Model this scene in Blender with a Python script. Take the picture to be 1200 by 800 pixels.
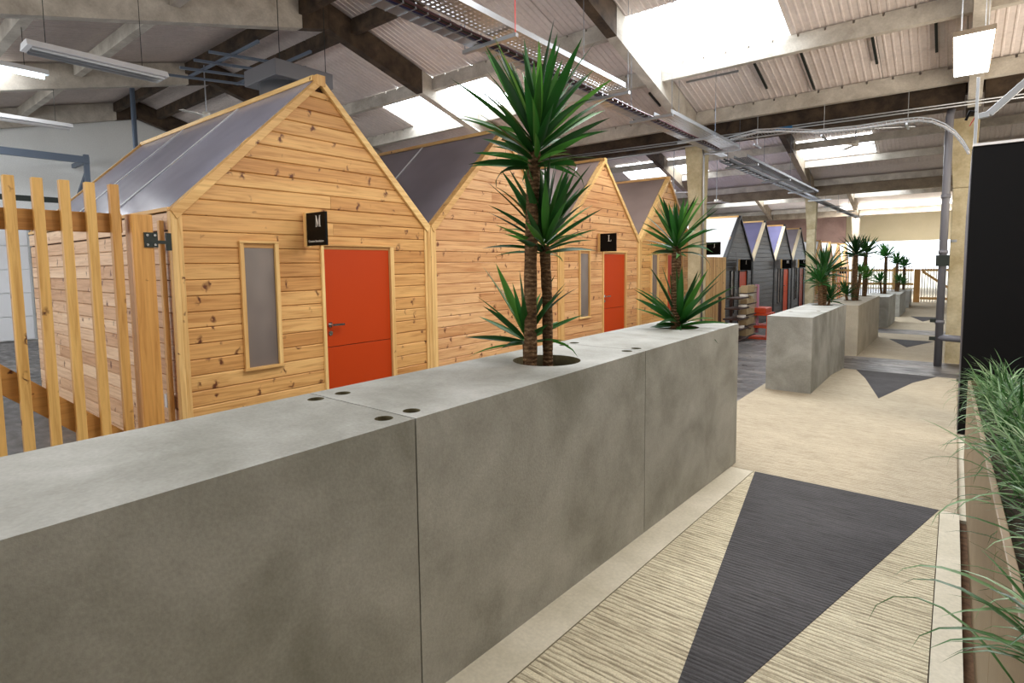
import bpy, bmesh, math, random
from mathutils import Vector, Matrix, Euler, Quaternion
random.seed(7)
for o in list(bpy.data.objects): bpy.data.objects.remove(o)
S = bpy.context.scene
COL = S.collection
PI = math.pi
ZC = 1.67            # camera height; every z below is measured from the eye, ZC lifts it

# ------------------------------------------------------------------ camera
FPX, CYP = 653.99, 362.94
yaw, pit, roll = 0.67102611, -0.08002107, -0.01179473
fw = Vector((-math.sin(yaw)*math.cos(pit), math.cos(yaw)*math.cos(pit), math.sin(pit)))
r0 = Vector((math.cos(yaw), math.sin(yaw), 0)); u0 = r0.cross(fw)
rr = r0*math.cos(roll)+u0*math.sin(roll); uu = -r0*math.sin(roll)+u0*math.cos(roll)
cd = bpy.data.cameras.new('camera'); cam = bpy.data.objects.new('camera', cd); COL.objects.link(cam)
cd.sensor_width = 36; cd.sensor_fit = 'HORIZONTAL'; cd.lens = FPX/1200*36
cd.shift_y = (CYP-400)/1200; cd.clip_start = .02; cd.clip_end = 500
cam.matrix_world = Matrix(((rr.x, uu.x, -fw.x, 0), (rr.y, uu.y, -fw.y, 0), (rr.z, uu.z, -fw.z, ZC), (0, 0, 0, 1)))
S.camera = cam

# ------------------------------------------------------------------ world, exposure, lights
w = bpy.data.worlds.new('world'); S.world = w; w.use_nodes = True
bg = w.node_tree.nodes['Background']; bg.inputs[0].default_value = (.86, .93, 1, 1); bg.inputs[1].default_value = 3.2
S.view_settings.view_transform = 'Standard'; S.view_settings.look = 'None'
S.view_settings.exposure = 0.17; S.view_settings.gamma = 1
def area(name, loc, size, power, color, rot=(0, 0, 0)):
    l = bpy.data.lights.new(name, 'AREA'); l.shape = 'RECTANGLE'; l.size, l.size_y = size
    l.energy = power; l.color = color
    o = bpy.data.objects.new(name, l); COL.objects.link(o)
    o.location = (loc[0], loc[1], loc[2]+ZC); o.rotation_euler = rot
    return o
WARM = (1, .88, .74); DAY = (.93, .96, 1.0); NEUT = (1, .97, .93)
SKY_E = 9.0
def dn(name, x, y, z, sx, sy, p, c=DAY, tilt=0): return area(name, (x, y, z), (sx, sy), p, c, (tilt, 0, 0))
# daylight under the skylights, then fills added where the hall came out dim
dn('daylight_fill', -2.1, 9.0, 3.15, 3.4, 1.2, 190, tilt=-.26)
dn('daylight_fill', -8.6, 9.0, 3.15, 2.8, 1.2, 150, tilt=-.26)
dn('daylight_fill', -2.6, 20.6, 3.1, 4.0, 1.4, 260, tilt=-.26)
dn('daylight_fill', -9.6, 20.6, 3.1, 4.0, 1.4, 200, tilt=-.26)
dn('daylight_fill', -2.0, 34.0, 2.4, 6.0, 3, 700, tilt=.6)  # added fill, tilted to brighten the tan end wall
dn('daylight_fill', -7.0, 29.5, 3.0, 3.0, 3, 300)  # added fill for the far end, no skylight above it
dn('daylight_fill', -3.0, -1.8, 3.2, 5.0, 1.4, 70, tilt=.2)  # added fill behind the camera
dn('daylight_fill', -1.6, 3.6, 3.1, 2.6, 2.4, 165)  # added fill to brighten the planter tops
dn('daylight_fill', -13.8, 1.6, 3.3, 3.0, 1.6, 170, tilt=.2)  # added fill for the left wall and streaks on the nearest roof
# fill lights added to brighten ceiling, facades and roofs; no fittings of the hall
area('upward_fill', (-3.5, -4.6, .2), (4, 2), 200, NEUT, (PI*.72, 0, 0))
area('upward_fill', (-12.0, -4.6, .6), (6, 2.5), 300, DAY, (PI*.62, 0, 0))
dn('daylight_fill', -7.0, 15.0, 3.0, 3.0, 1.2, 170, tilt=.3)  # added fill to brighten the roof of the first black cabin
area('upward_fill', (3.3, 9.5, .3), (1.4, 6), 200, WARM, (0, PI*.86, 0))
area('side_fill', (2.6, 6.0, 2.4), (1.2, 3.4), 95, WARM, (0, 1.0, 0))  # added side fill, stands for no lamp

# ------------------------------------------------------------------ mesh helpers
class MB:
    def __init__(s): s.v = []; s.f = []
    def add(s, vs, fs):
        n = len(s.v); s.v += [tuple(map(float, v)) for v in vs]; s.f += [tuple(i+n for i in f) for f in fs]; return s
    def box(s, x0, x1, y0, y1, z0, z1):
        return s.add([(x0,y0,z0),(x1,y0,z0),(x1,y1,z0),(x0,y1,z0),(x0,y0,z1),(x1,y0,z1),(x1,y1,z1),(x0,y1,z1)],
                     [(0,3,2,1),(4,5,6,7),(0,1,5,4),(1,2,6,5),(2,3,7,6),(3,0,4,7)])
    def bar(s, a, b, wd, h, up=(0, 0, 1)):
        """box from a to b: wd across, h along up, centred"""
        a = Vector(a); b = Vector(b); d = (b-a).normalized(); up = Vector(up)
        sd = d.cross(up).normalized()*wd/2; u = sd.cross(d).normalized()*h/2
        vs = [a-sd-u, a+sd-u, a+sd+u, a-sd+u, b-sd-u, b+sd-u, b+sd+u, b-sd+u]
        return s.add(vs, [(0,1,2,3),(7,6,5,4),(0,4,5,1),(1,5,6,2),(2,6,7,3),(3,7,4,0)])
    def tube(s, pts, rad, n=8, caps=True):
        pts = [Vector(p) for p in pts]; rings = []
        rs = rad if isinstance(rad, (list, tuple)) else [rad]*len(pts)
        base = len(s.v); prev = None
        for i, p in enumerate(pts):
            d = (pts[min(i+1, len(pts)-1)]-pts[max(i-1, 0)]).normalized()
            if prev is None: prev = d.orthogonal().normalized()
            e = (prev-d*prev.dot(d)).normalized(); prev = e; g = d.cross(e)
            for k in range(n):
                a = 2*PI*k/n; s.v.append(tuple(p+(e*math.cos(a)+g*math.sin(a))*rs[i]))
        for i in range(len(pts)-1):
            for k in range(n):
                a = base+i*n+k; b = base+i*n+(k+1) % n
                s.f.append((a, b, b+n, a+n))
        if caps:
            s.f.append(tuple(base+k for k in reversed(range(n)))); s.f.append(tuple(base+(len(pts)-1)*n+k for k in range(n)))
        return s
    def disc(s, c, r, ax='z', h=.01, n=20):
        c = Vector(c); d = {'x': (h, 0, 0), 'y': (0, h, 0), 'z': (0, 0, h)}[ax]
        return s.tube([c, c+Vector(d)], r, n)
    def prism(s, poly, ax, a, b):
        """poly: 2d outline (counter-clockwise); ax x: (y,z) outline, y: (x,z), z: (x,y)"""
        def P(p, t): return {'x': (t, p[0], p[1]), 'y': (p[0], t, p[1]), 'z': (p[0], p[1], t)}[ax]
        n = len(poly); vs = [P(p, a) for p in poly]+[P(p, b) for p in poly]
        fs = [tuple(reversed(range(n))), tuple(range(n, 2*n))]+[(i, (i+1) % n, (i+1) % n+n, i+n) for i in range(n)]
        return s.add(vs, fs)
ORG = {}
def build(mb, name, mat, parent=None, org=None, smooth=False, bevel=0):
    top = parent is None
    if top: org = Vector(org if org else mb_base(mb))
    else: org = ORG[parent.name]
    me = bpy.data.meshes.new(name)
    me.from_pydata([(v[0]-org.x, v[1]-org.y, v[2]-org.z) for v in mb.v], [], mb.f)
    if mat: me.materials.append(mat)
    bm = bmesh.new(); bm.from_mesh(me); bmesh.ops.recalc_face_normals(bm, faces=bm.faces); bm.to_mesh(me); bm.free()
    if smooth: me.polygons.foreach_set('use_smooth', [True]*len(me.polygons))
    o = bpy.data.objects.new(name, me); COL.objects.link(o)
    if top: o.location = (org.x, org.y, org.z+ZC)
    else: o.parent = parent
    ORG[o.name] = org
    if bevel:
        b = o.modifiers.new('bevel', 'BEVEL'); b.width = bevel; b.segments = 2; b.limit_method = 'ANGLE'
    return o
def mb_base(mb):
    n = len(mb.v); return (sum(v[0] for v in mb.v)/n, sum(v[1] for v in mb.v)/n, min(v[2] for v in mb.v))
def thing(name, org, label, cat, group=None):
    o = bpy.data.objects.new(name, None); COL.objects.link(o); o.empty_display_size = .1
    o.location = (org[0], org[1], org[2]+ZC); ORG[o.name] = Vector(org)
    return tag(o, label, cat, group)
def tag(o, label, cat, group=None):
    o['label'] = label; o['category'] = cat
    if group: o['group'] = group
    return o
def struct(o): o['kind'] = 'structure'; return o
def place(name, me, parent, loc, rot=None, scale=None):
    o = bpy.data.objects.new(name, me); COL.objects.link(o); o.parent = parent
    o.location = Vector(loc)-ORG[parent.name]
    if rot is not None:
        o.rotation_mode = 'QUATERNION'; o.rotation_quaternion = rot
    if scale is not None: o.scale = scale if hasattr(scale, '__len__') else (scale,)*3
    return o
def mesh_of(mb, name, mat, smooth=False):
    me = bpy.data.meshes.new(name); me.from_pydata(mb.v, [], mb.f); me.materials.append(mat)
    bm = bmesh.new(); bm.from_mesh(me); bmesh.ops.recalc_face_normals(bm, faces=bm.faces); bm.to_mesh(me); bm.free()
    if smooth: me.polygons.foreach_set('use_smooth', [True]*len(me.polygons))
    return me

# ------------------------------------------------------------------ materials
def L(c): return tuple((x/255/12.92 if x/255 <= .04045 else ((x/255+.055)/1.055)**2.4) for x in c)+(1,)
class NT:
    def __init__(s, name, rough=.6, metal=0, spec=.5):
        s.m = bpy.data.materials.new(name); s.m.use_nodes = True; s.t = s.m.node_tree; s.b = s.t.nodes['Principled BSDF']
        s.b.inputs['Roughness'].default_value = rough; s.b.inputs['Metallic'].default_value = metal
        s.b.inputs['Specular IOR Level'].default_value = spec
    def n(s, typ, **kw):
        x = s.t.nodes.new(typ)
        for k, v in kw.items(): setattr(x, k, v)
        return x
    def link(s, a, b): s.t.links.new(a, b)
    def coord(s, scale=(1, 1, 1), rand=False, kind='Object'):
        tc = s.n('ShaderNodeTexCoord'); mp = s.n('ShaderNodeMapping'); mp.inputs['Scale'].default_value = scale
        src = tc.outputs[kind]
        if rand:
            oi = s.n('ShaderNodeObjectInfo'); m = s.n('ShaderNodeMath', operation='MULTIPLY'); m.inputs[1].default_value = 37.0
            s.link(oi.outputs['Random'], m.inputs[0])
            a = s.n('ShaderNodeVectorMath', operation='ADD'); s.link(src, a.inputs[0]); s.link(m.outputs[0], a.inputs[1]); src = a.outputs[0]
        s.link(src, mp.inputs[0]); return mp.outputs[0]
    def noise(s, co, scale, detail=4, rough=.55, dist=0):
        x = s.n('ShaderNodeTexNoise'); s.link(co, x.inputs['Vector']); x.inputs['Scale'].default_value = scale
        x.inputs['Detail'].default_value = detail; x.inputs['Roughness'].default_value = rough; x.inputs['Distortion'].default_value = dist
        return x.outputs['Fac']
    def ramp(s, fac, stops):
        x = s.n('ShaderNodeValToRGB'); s.link(fac, x.inputs[0]); e = x.color_ramp.elements
        while len(e) < len(stops): e.new(.5)
        for el, (p, c) in zip(e, stops): el.position = p; el.color = c if len(c) == 4 else tuple(c)+(1,)
        return x.outputs[0]
    def mix(s, fac, a, b, mode='MIX'):
        x = s.n('ShaderNodeMix', data_type='RGBA', blend_type=mode)
        for sock, val in ((x.inputs[0], fac), (x.inputs[6], a), (x.inputs[7], b)):
            if hasattr(val, 'is_linked') or hasattr(val, 'links'): s.link(val, sock)
            else: sock.default_value = val
        return x.outputs[2]
    def bump(s, h, strength=.3, dist=.01):
        x = s.n('ShaderNodeBump'); x.inputs['Strength'].default_value = strength; x.inputs['Distance'].default_value = dist
        s.link(h, x.inputs['Height']); s.link(x.outputs[0], s.b.inputs['Normal'])
    def col(s, c):
        if hasattr(c, 'links'): s.link(c, s.b.inputs['Base Color'])
        else: s.b.inputs['Base Color'].default_value = c
        return s.m
def plain(name, rgb, rough=.6, metal=0, spec=.5): return NT(name, rough, metal, spec).col(L(rgb))
def mottled(name, c1, c2, scale=3, rough=.8, bump=.15, sc=(1, 1, 1), fine=60, metal=0):
    t = NT(name, rough, metal, .35); co = t.coord(sc, rand=True)
    a = t.noise(co, scale, 6, .6, .3); b = t.noise(co, fine, 3)
    c = t.ramp(a, [(.32, L(c1)), (.68, L(c2))])
    c = t.mix(.22, c, t.ramp(b, [(.3, (.35, .35, .35)), (.7, (1, 1, 1))]), 'MULTIPLY')
    t.bump(b, bump, .004); return t.col(c)
def pine(name, ax, c_lo, c_hi, c_knot, rough=.5, knots=1.0):
    """timber with grain running along ax, knots and a per-board tone"""
    t = NT(name, rough, 0, .4)
    g = {'x': (.05, 1, 1), 'y': (1, .05, 1), 'z': (1, 1, .05)}[ax]
    co = t.coord(g, rand=True)
    grain = t.noise(co, 34, 4, .6, .8)
    c = t.ramp(grain, [(.30, L(c_lo)), (.52, L(c_hi)), (.72, L([min(255, x*1.06) for x in c_hi]))])
    broad = t.noise(co, 7, 2, .5, .4)
    c = t.mix(.30, c, t.ramp(broad, [(.35, L((205, 165, 130))), (.65, (1, 1, 1))]), 'MULTIPLY')
    oi = t.n('ShaderNodeObjectInfo')
    tone = t.ramp(oi.outputs['Random'], [(0, L((226, 208, 190))), (.5, L((244, 236, 228))), (1, (1, 1, 1))])
    c = t.mix(.9, c, tone, 'MULTIPLY')
    k = {'x': (6.5, 4.4, 4.4), 'y': (4.4, 6.5, 4.4), 'z': (7, 7, 3.2)}[ax]
    kc = t.coord(k, rand=True)
    wob = t.noise(t.coord((1, 1, 1), rand=True), 14, 2)
    sh = t.n('ShaderNodeVectorMath', operation='MULTIPLY_ADD'); t.link(wob, sh.inputs[0]); sh.inputs[1].default_value = (.9, .9, .9); t.link(kc, sh.inputs[2])
    v = t.n('ShaderNodeTexVoronoi'); v.inputs['Scale'].default_value = 1; t.link(sh.outputs[0], v.inputs['Vector'])
    kd = t.ramp(v.outputs['Distance'], [(.08*knots, (1, 1, 1)), (.14*knots, (.5, .5, .5)), (.21*knots, (0, 0, 0))])
    c = t.mix(kd, c, L(c_knot))
    t.bump(grain, .08, .003)
    return t.col(c)
PINE = dict(c_lo=(194, 142, 80), c_hi=(226, 180, 114), c_knot=(98, 50, 22))
M = {a: pine('pine_'+a, a, **PINE) for a in 'xyz'}
PK = dict(c_lo=(204, 164, 128), c_hi=(232, 200, 166), c_knot=(110, 66, 44))
M['pale_x'] = pine('pale_pine_x', 'x', **PK)
M['pale_y'] = pine('pale_pine_y', 'y', c_lo=(198, 142, 92), c_hi=(228, 184, 132), c_knot=(104, 54, 28))
for a in 'xyz': M['trim_'+a] = pine('trim_pine_'+a, a, c_lo=(212, 166, 96), c_hi=(236, 200, 134), c_knot=(96, 46, 18), knots=.6)
M['fence_z'] = pine('fence_pine_z', 'z', c_lo=(196, 150, 80), c_hi=(224, 182, 108), c_knot=(84, 40, 14), knots=.75)
M['fence_y'] = pine('fence_pine_y', 'y', c_lo=(188, 142, 74), c_hi=(212, 168, 96), c_knot=(84, 40, 14), knots=.6)
M['post_z'] = pine('post_pine_z', 'z', c_lo=(190, 136, 68), c_hi=(214, 162, 88), c_knot=(80, 36, 10), knots=.6)
M['black_y'] = pine('black_stain_y', 'y', c_lo=(44, 46, 50), c_hi=(70, 72, 76), c_knot=(30, 30, 32), rough=.42)
M['black_z'] = plain('black_trim', (20, 20, 22), .5)
M['cream'] = plain('cream_edge_timber', (226, 210, 176), .5)
M['carcass'] = plain('dark_gap', (60, 36, 18), .9)
M['carcass_black'] = plain('dark_gap_black', (12, 12, 12), .9)
M['door'] = plain('orange_door_paint', (184, 60, 8), .45, 0, .25)
t = NT('frosted_window', .18, 0, .6); M['pane'] = t.col(t.ramp(t.noise(t.coord((1, 1, .6)), 2.0, 2), [(.3, L((96, 88, 84))), (.7, L((138, 126, 118)))]))
def sheet(name, rgb, rough, tr):
    t = NT(name, rough, 0, .6); co = t.coord((1, 1, 1)); n = t.noise(co, 1.2, 2)
    c = t.ramp(n, [(.3, L(rgb)), (.7, L([min(255, x*1.15) for x in rgb]))]); t.col(c)
    wv = t.n('ShaderNodeTexWave', wave_type='BANDS', bands_direction='X'); wv.inputs['Scale'].default_value = 22; t.link(co, wv.inputs['Vector'])
    t.bump(wv.outputs['Fac'], .05, .002)
    tl = t.n('ShaderNodeBsdfTranslucent'); t.link(c, tl.inputs[0]); mx = t.n('ShaderNodeMixShader'); mx.inputs[0].default_value = tr
    t.link(t.b.outputs[0], mx.inputs[1]); t.link(tl.outputs[0], mx.inputs[2]); t.link(mx.outputs[0], t.t.nodes['Material Output'].inputs[0])
    return t.m
M['sheet'] = sheet('polycarbonate_sheet', (142, 134, 140), .24, .2)
M['sheet_sheen'] = sheet('polycarbonate_painted_sheen', (166, 166, 184), .17, .2)  # paler, bluer copy of the sheet: reflected sheen put into the colour
M['sheet_brown'] = sheet('warm_polycarbonate_sheet', (142, 124, 116), .24, .2)
M['sheet_blue'] = sheet('blue_polycarbonate', (118, 116, 150), .3, .2)
M['sheet_white'] = sheet('white_polycarbonate', (246, 248, 252), .35, .3)
M['planter'] = mottled('planter_concrete', (138, 138, 129), (182, 182, 176), 2.2, .72, .25, fine=90)
M['planter_b'] = mottled('planter_concrete_pale', (166, 158, 140), (188, 180, 160), 2.2, .75, .2, fine=90)
M['soil'] = mottled('dark_soil', (40, 32, 22), (72, 60, 42), 30, .95, .6)
M['hole'] = mottled('cup_concrete', (96, 88, 66), (120, 112, 84), 8, .85, .2)
def ribbed(name, c1, c2, dark, depth, amt):
    t = NT(name, .8, 0, .3); co = t.coord((.12, 1, 1)); blot = t.noise(t.coord((.5, 1, 1)), 2.4, 5, .65)
    wv = t.n('ShaderNodeTexWave', wave_type='BANDS', bands_direction='Y'); wv.inputs['Scale'].default_value = 11; wv.inputs['Distortion'].default_value = 5; wv.inputs['Detail'].default_value = 4
    wv.inputs['Detail Scale'].default_value = 3; wv.inputs['Detail Roughness'].default_value = .7; t.link(co, wv.inputs['Vector']); fine = wv.outputs['Fac']
    n2 = t.noise(co, 60, 3, .6)
    speck = t.noise(t.coord((1, 1, 1)), 150, 2)
    c = t.ramp(blot, [(.3, L(c1)), (.7, L(c2))])
    c = t.mix(amt, c, t.ramp(fine, [(.0, L(dark)), (.35, (1, 1, 1))]), 'MULTIPLY')
    c = t.mix(amt*.7, c, t.ramp(n2, [(.36, L(dark)), (.5, (1, 1, 1))]), 'MULTIPLY')
    c = t.mix(.45, c, t.ramp(speck, [(.35, (.5, .5, .5)), (.6, (1, 1, 1))]), 'MULTIPLY')
    t.bump(fine, depth, .008); return t.col(c)
M['ribbed'] = ribbed('ribbed_beige_concrete', (202, 191, 162), (220, 210, 181), (122, 106, 84), .55, .6)
M['smooth'] = ribbed('brushed_beige_concrete', (182, 170, 146), (196, 184, 160), (152, 138, 116), .12, .45)
M['strip'] = mottled('strip_concrete', (192, 184, 162), (214, 206, 186), 3, .8, .15)
M['blackpaint'] = ribbed('charcoal_floor_paint', (66, 64, 65), (84, 82, 83), (150, 146, 142), .6, .6)
M['gutter'] = mottled('gutter_earth', (74, 52, 36), (120, 92, 66), 20, .95, .5)
t = NT('dark_hall_floor', .34, 0, .5); co = t.coord((.45, 1, 1)); a = t.noise(co, 2.2, 6, .65, .6); b = t.noise(co, 9, 4)
c = t.ramp(a, [(.3, L((52, 50, 50))), (.5, L((82, 78, 76))), (.72, L((138, 132, 124)))]); c = t.mix(.4, c, t.ramp(b, [(.3, (.45, .45, .45)), (.65, (1, 1, 1))]), 'MULTIPLY')
t.link(t.ramp(b, [(.3, (.25, .25, .25)), (.7, (.6, .6, .6))]), t.b.inputs['Roughness']); t.col(c); M['floor'] = t.m
M['ceil'] = mottled('white_ribbed_sheet', (218, 206, 199), (230, 219, 213), 1.5, .45, .03, fine=20)
M['beam'] = mottled('painted_concrete_beam', (168, 160, 148), (212, 206, 194), 2.6, .8, .3, fine=40)
M['beam_brown'] = mottled('bare_brown_concrete', (48, 39, 32), (92, 76, 60), 4, .85, .5, fine=35)
M['beam_tan'] = mottled('tan_concrete', (132, 118, 100), (166, 150, 128), 3, .85, .4, fine=35)
M['column'] = mottled('cream_column_paint', (176, 160, 122), (214, 202, 168), 3, .75, .3, fine=30)
M['wallw'] = mottled('white_wall', (226, 228, 226), (238, 240, 238), .6, .8, .02)
M['wallb'] = mottled('brown_wall', (128, 100, 88), (158, 128, 114), 1.0, .8, .02)
M['walltan'] = mottled('tan_wall', (226, 208, 166), (236, 218, 180), .8, .8, .02)
M['steel'] = NT('galvanised_steel', .35, .9).col(L((178, 182, 186)))
M['steelblue'] = plain('blue_grey_steel', (96, 108, 124), .45, .3)
M['darksteel'] = plain('dark_steel', (44, 50, 46), .5, .5)
M['steeldull'] = plain('dull_steel', (108, 110, 114), .55, .4)
M['chrome'] = NT('chrome', .18, 1).col(L((205, 205, 205)))
M['greypvc'] = plain('grey_plastic_pipe', (112, 112, 118), .4)
M['lampwhite'] = plain('white_lamp_housing', (225, 226, 228), .4)
M['fanwhite'] = plain('white_fan_paint', (225, 222, 212), .4)
M['ac'] = plain('grey_duct_metal', (112, 112, 116), .45, .35)
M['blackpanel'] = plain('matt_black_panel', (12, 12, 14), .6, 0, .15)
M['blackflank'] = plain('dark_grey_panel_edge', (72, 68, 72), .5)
M['trough'] = mottled('taupe_trough', (132, 112, 86), (150, 130, 102), 1.2, .5, .03)
M['signblack'] = plain('sign_black', (8, 7, 7), .5, 0, .12)
M['signwhite'] = plain('sign_white', (235, 232, 225), .5)
M['red'] = plain('red_rod', (170, 34, 28), .5)
M['bluecable'] = plain('blue_cable', (40, 44, 92), .5)
M['redcable'] = plain('maroon_cable', (72, 34, 44), .5)
M['pinkedge'] = plain('pink_edge', (196, 140, 168), .5)
M['card'] = plain('kraft_board', (176, 156, 120), .8)
M['mirror'] = plain('pale_shelf_panel', (176, 170, 146), .3)
M['darkwood'] = plain('dark_brown_wood', (50, 26, 18), .6)
M['paper'] = plain('white_paper', (232, 228, 220), .7)
M['orange'] = plain('orange_plastic', (206, 72, 30), .5)
def emis(name, rgb, e):
    m = bpy.data.materials.new(name); m.use_nodes = True; nt = m.node_tree; nt.nodes.remove(nt.nodes['Principled BSDF'])
    x = nt.nodes.new('ShaderNodeEmission'); x.inputs[0].default_value = L(rgb); x.inputs[1].default_value = e
    nt.links.new(x.outputs[0], nt.nodes['Material Output'].inputs[0]); return m
M['skyglow'] = emis('skylight_glazing', (240, 248, 255), SKY_E)
M['tube'] = emis('lit_tube', (225, 245, 255), 9)
M['led'] = emis('lit_panel', (255, 255, 250), 9)
def leafmat(name, c1, c2, rib):
    t = NT(name, .38, 0, .5); oi = t.n('ShaderNodeObjectInfo'); n = t.noise(t.coord((1, 1, .15)), 30, 2)
    c = t.ramp(oi.outputs['Random'], [(0, L(c1)), (.7, L(c2)), (1, L(rib))])
    c = t.mix(.35, c, t.ramp(n, [(.3, (.55, .6, .5)), (.7, (1, 1, 1))]), 'MULTIPLY'); t.col(c)
    tl = t.n('ShaderNodeBsdfTranslucent'); t.link(c, tl.inputs[0]); mx = t.n('ShaderNodeMixShader'); mx.inputs[0].default_value = .25
    t.link(t.b.outputs[0], mx.inputs[1]); t.link(tl.outputs[0], mx.inputs[2]); t.link(mx.outputs[0], t.t.nodes['Material Output'].inputs[0])
    return t.m
M['leaf'] = leafmat('yucca_leaf', (18, 58, 20), (40, 98, 34), (84, 138, 50))
M['grass'] = leafmat('grass_blade', (34, 74, 30), (84, 130, 72), (156, 186, 140))
t = NT('yucca_bark', .9, 0, .2); co = t.coord((1, 1, 2.2)); a = t.noise(co, 26, 5, .7)
bnd = t.n('ShaderNodeTexWave', wave_type='BANDS', bands_direction='Z'); bnd.inputs['Scale'].default_value = 14; bnd.inputs['Distortion'].default_value = 3.5; bnd.inputs['Detail Scale'].default_value = 3; t.link(t.coord((1, 1, 1)), bnd.inputs['Vector'])
c = t.ramp(a, [(.3, L((62, 44, 30))), (.55, L((112, 86, 60))), (.75, L((176, 150, 116)))]); c = t.mix(.5, c, t.ramp(bnd.outputs['Fac'], [(0, (.4, .36, .33)), (.5, (1, 1, 1))]), 'MULTIPLY')
t.bump(bnd.outputs['Fac'], .8, .01); M['bark'] = t.col(c)

# ------------------------------------------------------------------ floor
FP = [(-8, -1.42), (0, -1.42), (4.6, -1.668), (9.3, -1.67), (10.45, -1.75), (15.7, -1.79), (24, -1.85), (48, -1.85)]
HP = [(-8, -1.67), (12.2, -1.67), (15.2, -1.95), (48, -1.95)]
def interp(T, y):
    for (a, za), (b, zb) in zip(T, T[1:]):
        if y <= b: return za+(zb-za)*(y-a)/(b-a)
    return T[-1][1]
def zf(y): return interp(FP, y)
def zh(y): return interp(HP, y)
def ground(x0, x1, y0, y1, F, th=.1, lift=0):
    ys = sorted({y0, y1}|{a for a, _ in FP+HP if y0 < a < y1}); m = MB()
    for a, b in zip(ys, ys[1:]):
        za, zb = F(a)+lift, F(b)+lift
        m.add([(x0,a,za-th),(x1,a,za-th),(x1,b,zb-th),(x0,b,zb-th),(x0,a,za),(x1,a,za),(x1,b,zb),(x0,b,zb)],
              [(0,3,2,1),(4,5,6,7),(0,1,5,4),(1,2,6,5),(2,3,7,6),(3,0,4,7)])
    return m
floor = struct(build(ground(-18, -2.0, -6, 46, zh), 'floor', M['floor'], org=(0, 0, -1.67)))
def fpart(name, mb, mat): return build(mb, name, M[mat], floor)
XE = .085
fpart('sub_base', ground(-2.0, 4.25, -6, 46, zf, lift=-.11), 'gutter')
fpart('path_slab', ground(-1.2, -.02, -6, 4.6, zf), 'ribbed')
fpart('edge_strip', ground(-2.0, -1.206, -6, 4.6, zf), 'strip')
fpart('edge_strip', ground(-.016, XE, -6, 4.6, zf), 'strip')
fpart('path_slab', ground(-2.0, .075, 4.606, 10.44, zf), 'smooth')
fpart('crossing_slab', ground(-2.0, .2, 10.444, 12.0, zf), 'floor')
fpart('path_slab', ground(-2.0, .2, 12.004, 16.6, zf), 'smooth')
fpart('crossing_slab', ground(-2.0, .2, 16.604, 17.8, zf), 'floor')
fpart('path_slab', ground(-2.0, 4.25, 17.804, 46, zf), 'smooth')
fpart('path_slab', ground(.2, 4.25, 10.44, 17.8, zf, lift=-.02), 'floor')
fpart('gutter', ground(XE+.002, 4.25, -6, 4.6, zf, lift=-.06), 'gutter')
fpart('gutter', ground(.077, 4.25, 4.606, 10.44, zf, lift=-.04), 'strip')
def tri(base_y, apex_y, x0, x1, xa):
    m = MB(); pts = [(x0, base_y), (x1, base_y), (xa, apex_y)]
    ys = sorted({base_y, apex_y}|{a for a, _ in FP if apex_y < a < base_y})
    for a, b in zip(ys, ys[1:]):
        def ex(y):
            k = (y-apex_y)/(base_y-apex_y); return xa+(x0-xa)*k, xa+(x1-xa)*k
        la, ra = ex(a); lb, rb = ex(b); e = .003; za, zb = zf(a)+e, zf(b)+e; d = .004
        m.add([(la,a,za-d),(ra,a,za-d),(rb,b,zb-d),(lb,b,zb-d),(la,a,za),(ra,a,za),(rb,b,zb),(lb,b,zb)],
              [(0,3,2,1),(4,5,6,7),(0,1,5,4),(1,2,6,5),(2,3,7,6),(3,0,4,7)])
    return fpart('painted_triangle', m, 'blackpaint')
tri(4.595, 1.45, -1.19, -.022, -.66)
tri(10.42, 8.0, -1.19, -.16, -.67)
tri(15.3, 13.9, -1.13, -.30, -.72)
tri(22.5, 20.6, -1.1, -.3, -.7)

# ------------------------------------------------------------------ roof
BAY = 11.8; V0 = -.12
def zr(y):
    u = ((y-V0) % BAY)/BAY; return 2.88+1.60*(1-abs(2*u-1))
ceiling = struct(build(MB().box(-18, 4.25, -6, 46, 4.62, 4.70), 'ceiling', M['beam'], org=(0, 0, 4.6)))
def cpart(name, mb, mat): return build(mb, name, M[mat], ceiling)
HB = [0, 1.02, 2.08, 3.48, 4.68, BAY/2]
ROWS = [(a, b) for a, b in zip(HB, HB[1:])]+[(BAY-b, BAY-a) for a, b in reversed(list(zip(HB, HB[1:])))]
PUR = [.42, 2.08, 3.48, BAY/2-.5, BAY/2+.5, BAY-3.48, BAY-2.08, BAY-.42]
ROW = 1.0; CW = 4.25/4
SLOPE = math.atan2(1.6, BAY/2)
# one ribbed panel mesh, shared: along y ROW, across x CW, ribs running down the slope
def panel_mesh():
    m = MB(); n = 10; p = (CW-.008)/n; h = .009; l = ROW/math.cos(SLOPE)/2-.003
    xs = []
    for i in range(n):
        x = -CW/2+.004+i*p
        xs += [(x, 0), (x+p*.62, 0), (x+p*.72, -h), (x+p*.9, -h)]
    xs += [(CW/2-.004, 0)]
    for x, z in xs: m.v += [(x, -l, z), (x, l, z)]
    for i in range(len(xs)-1): m.f.append((2*i, 2*i+1, 2*i+3, 2*i+2))
    b = len(m.v); m.v += [(-CW/2+.004, -l, .05), (CW/2-.004, -l, .05), (CW/2-.004, l, .05), (-CW/2+.004, l, .05)]; m.f.append((b, b+1, b+2, b+3))
    return mesh_of(m, 'ceiling_panel', M['ceil'])
PM = panel_mesh()
GM = mesh_of(MB().box(-CW/2+.004, CW/2-.004, -ROW/math.cos(SLOPE)/2, ROW/math.cos(SLOPE)/2, 0, .02), 'skylight', M['skyglow'])
SKY = {(b, 7, c) for b in (0, 1, 2) for c in (2, 3, 7, 8, 9, 14)}
count = 0
far = MB()
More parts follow.
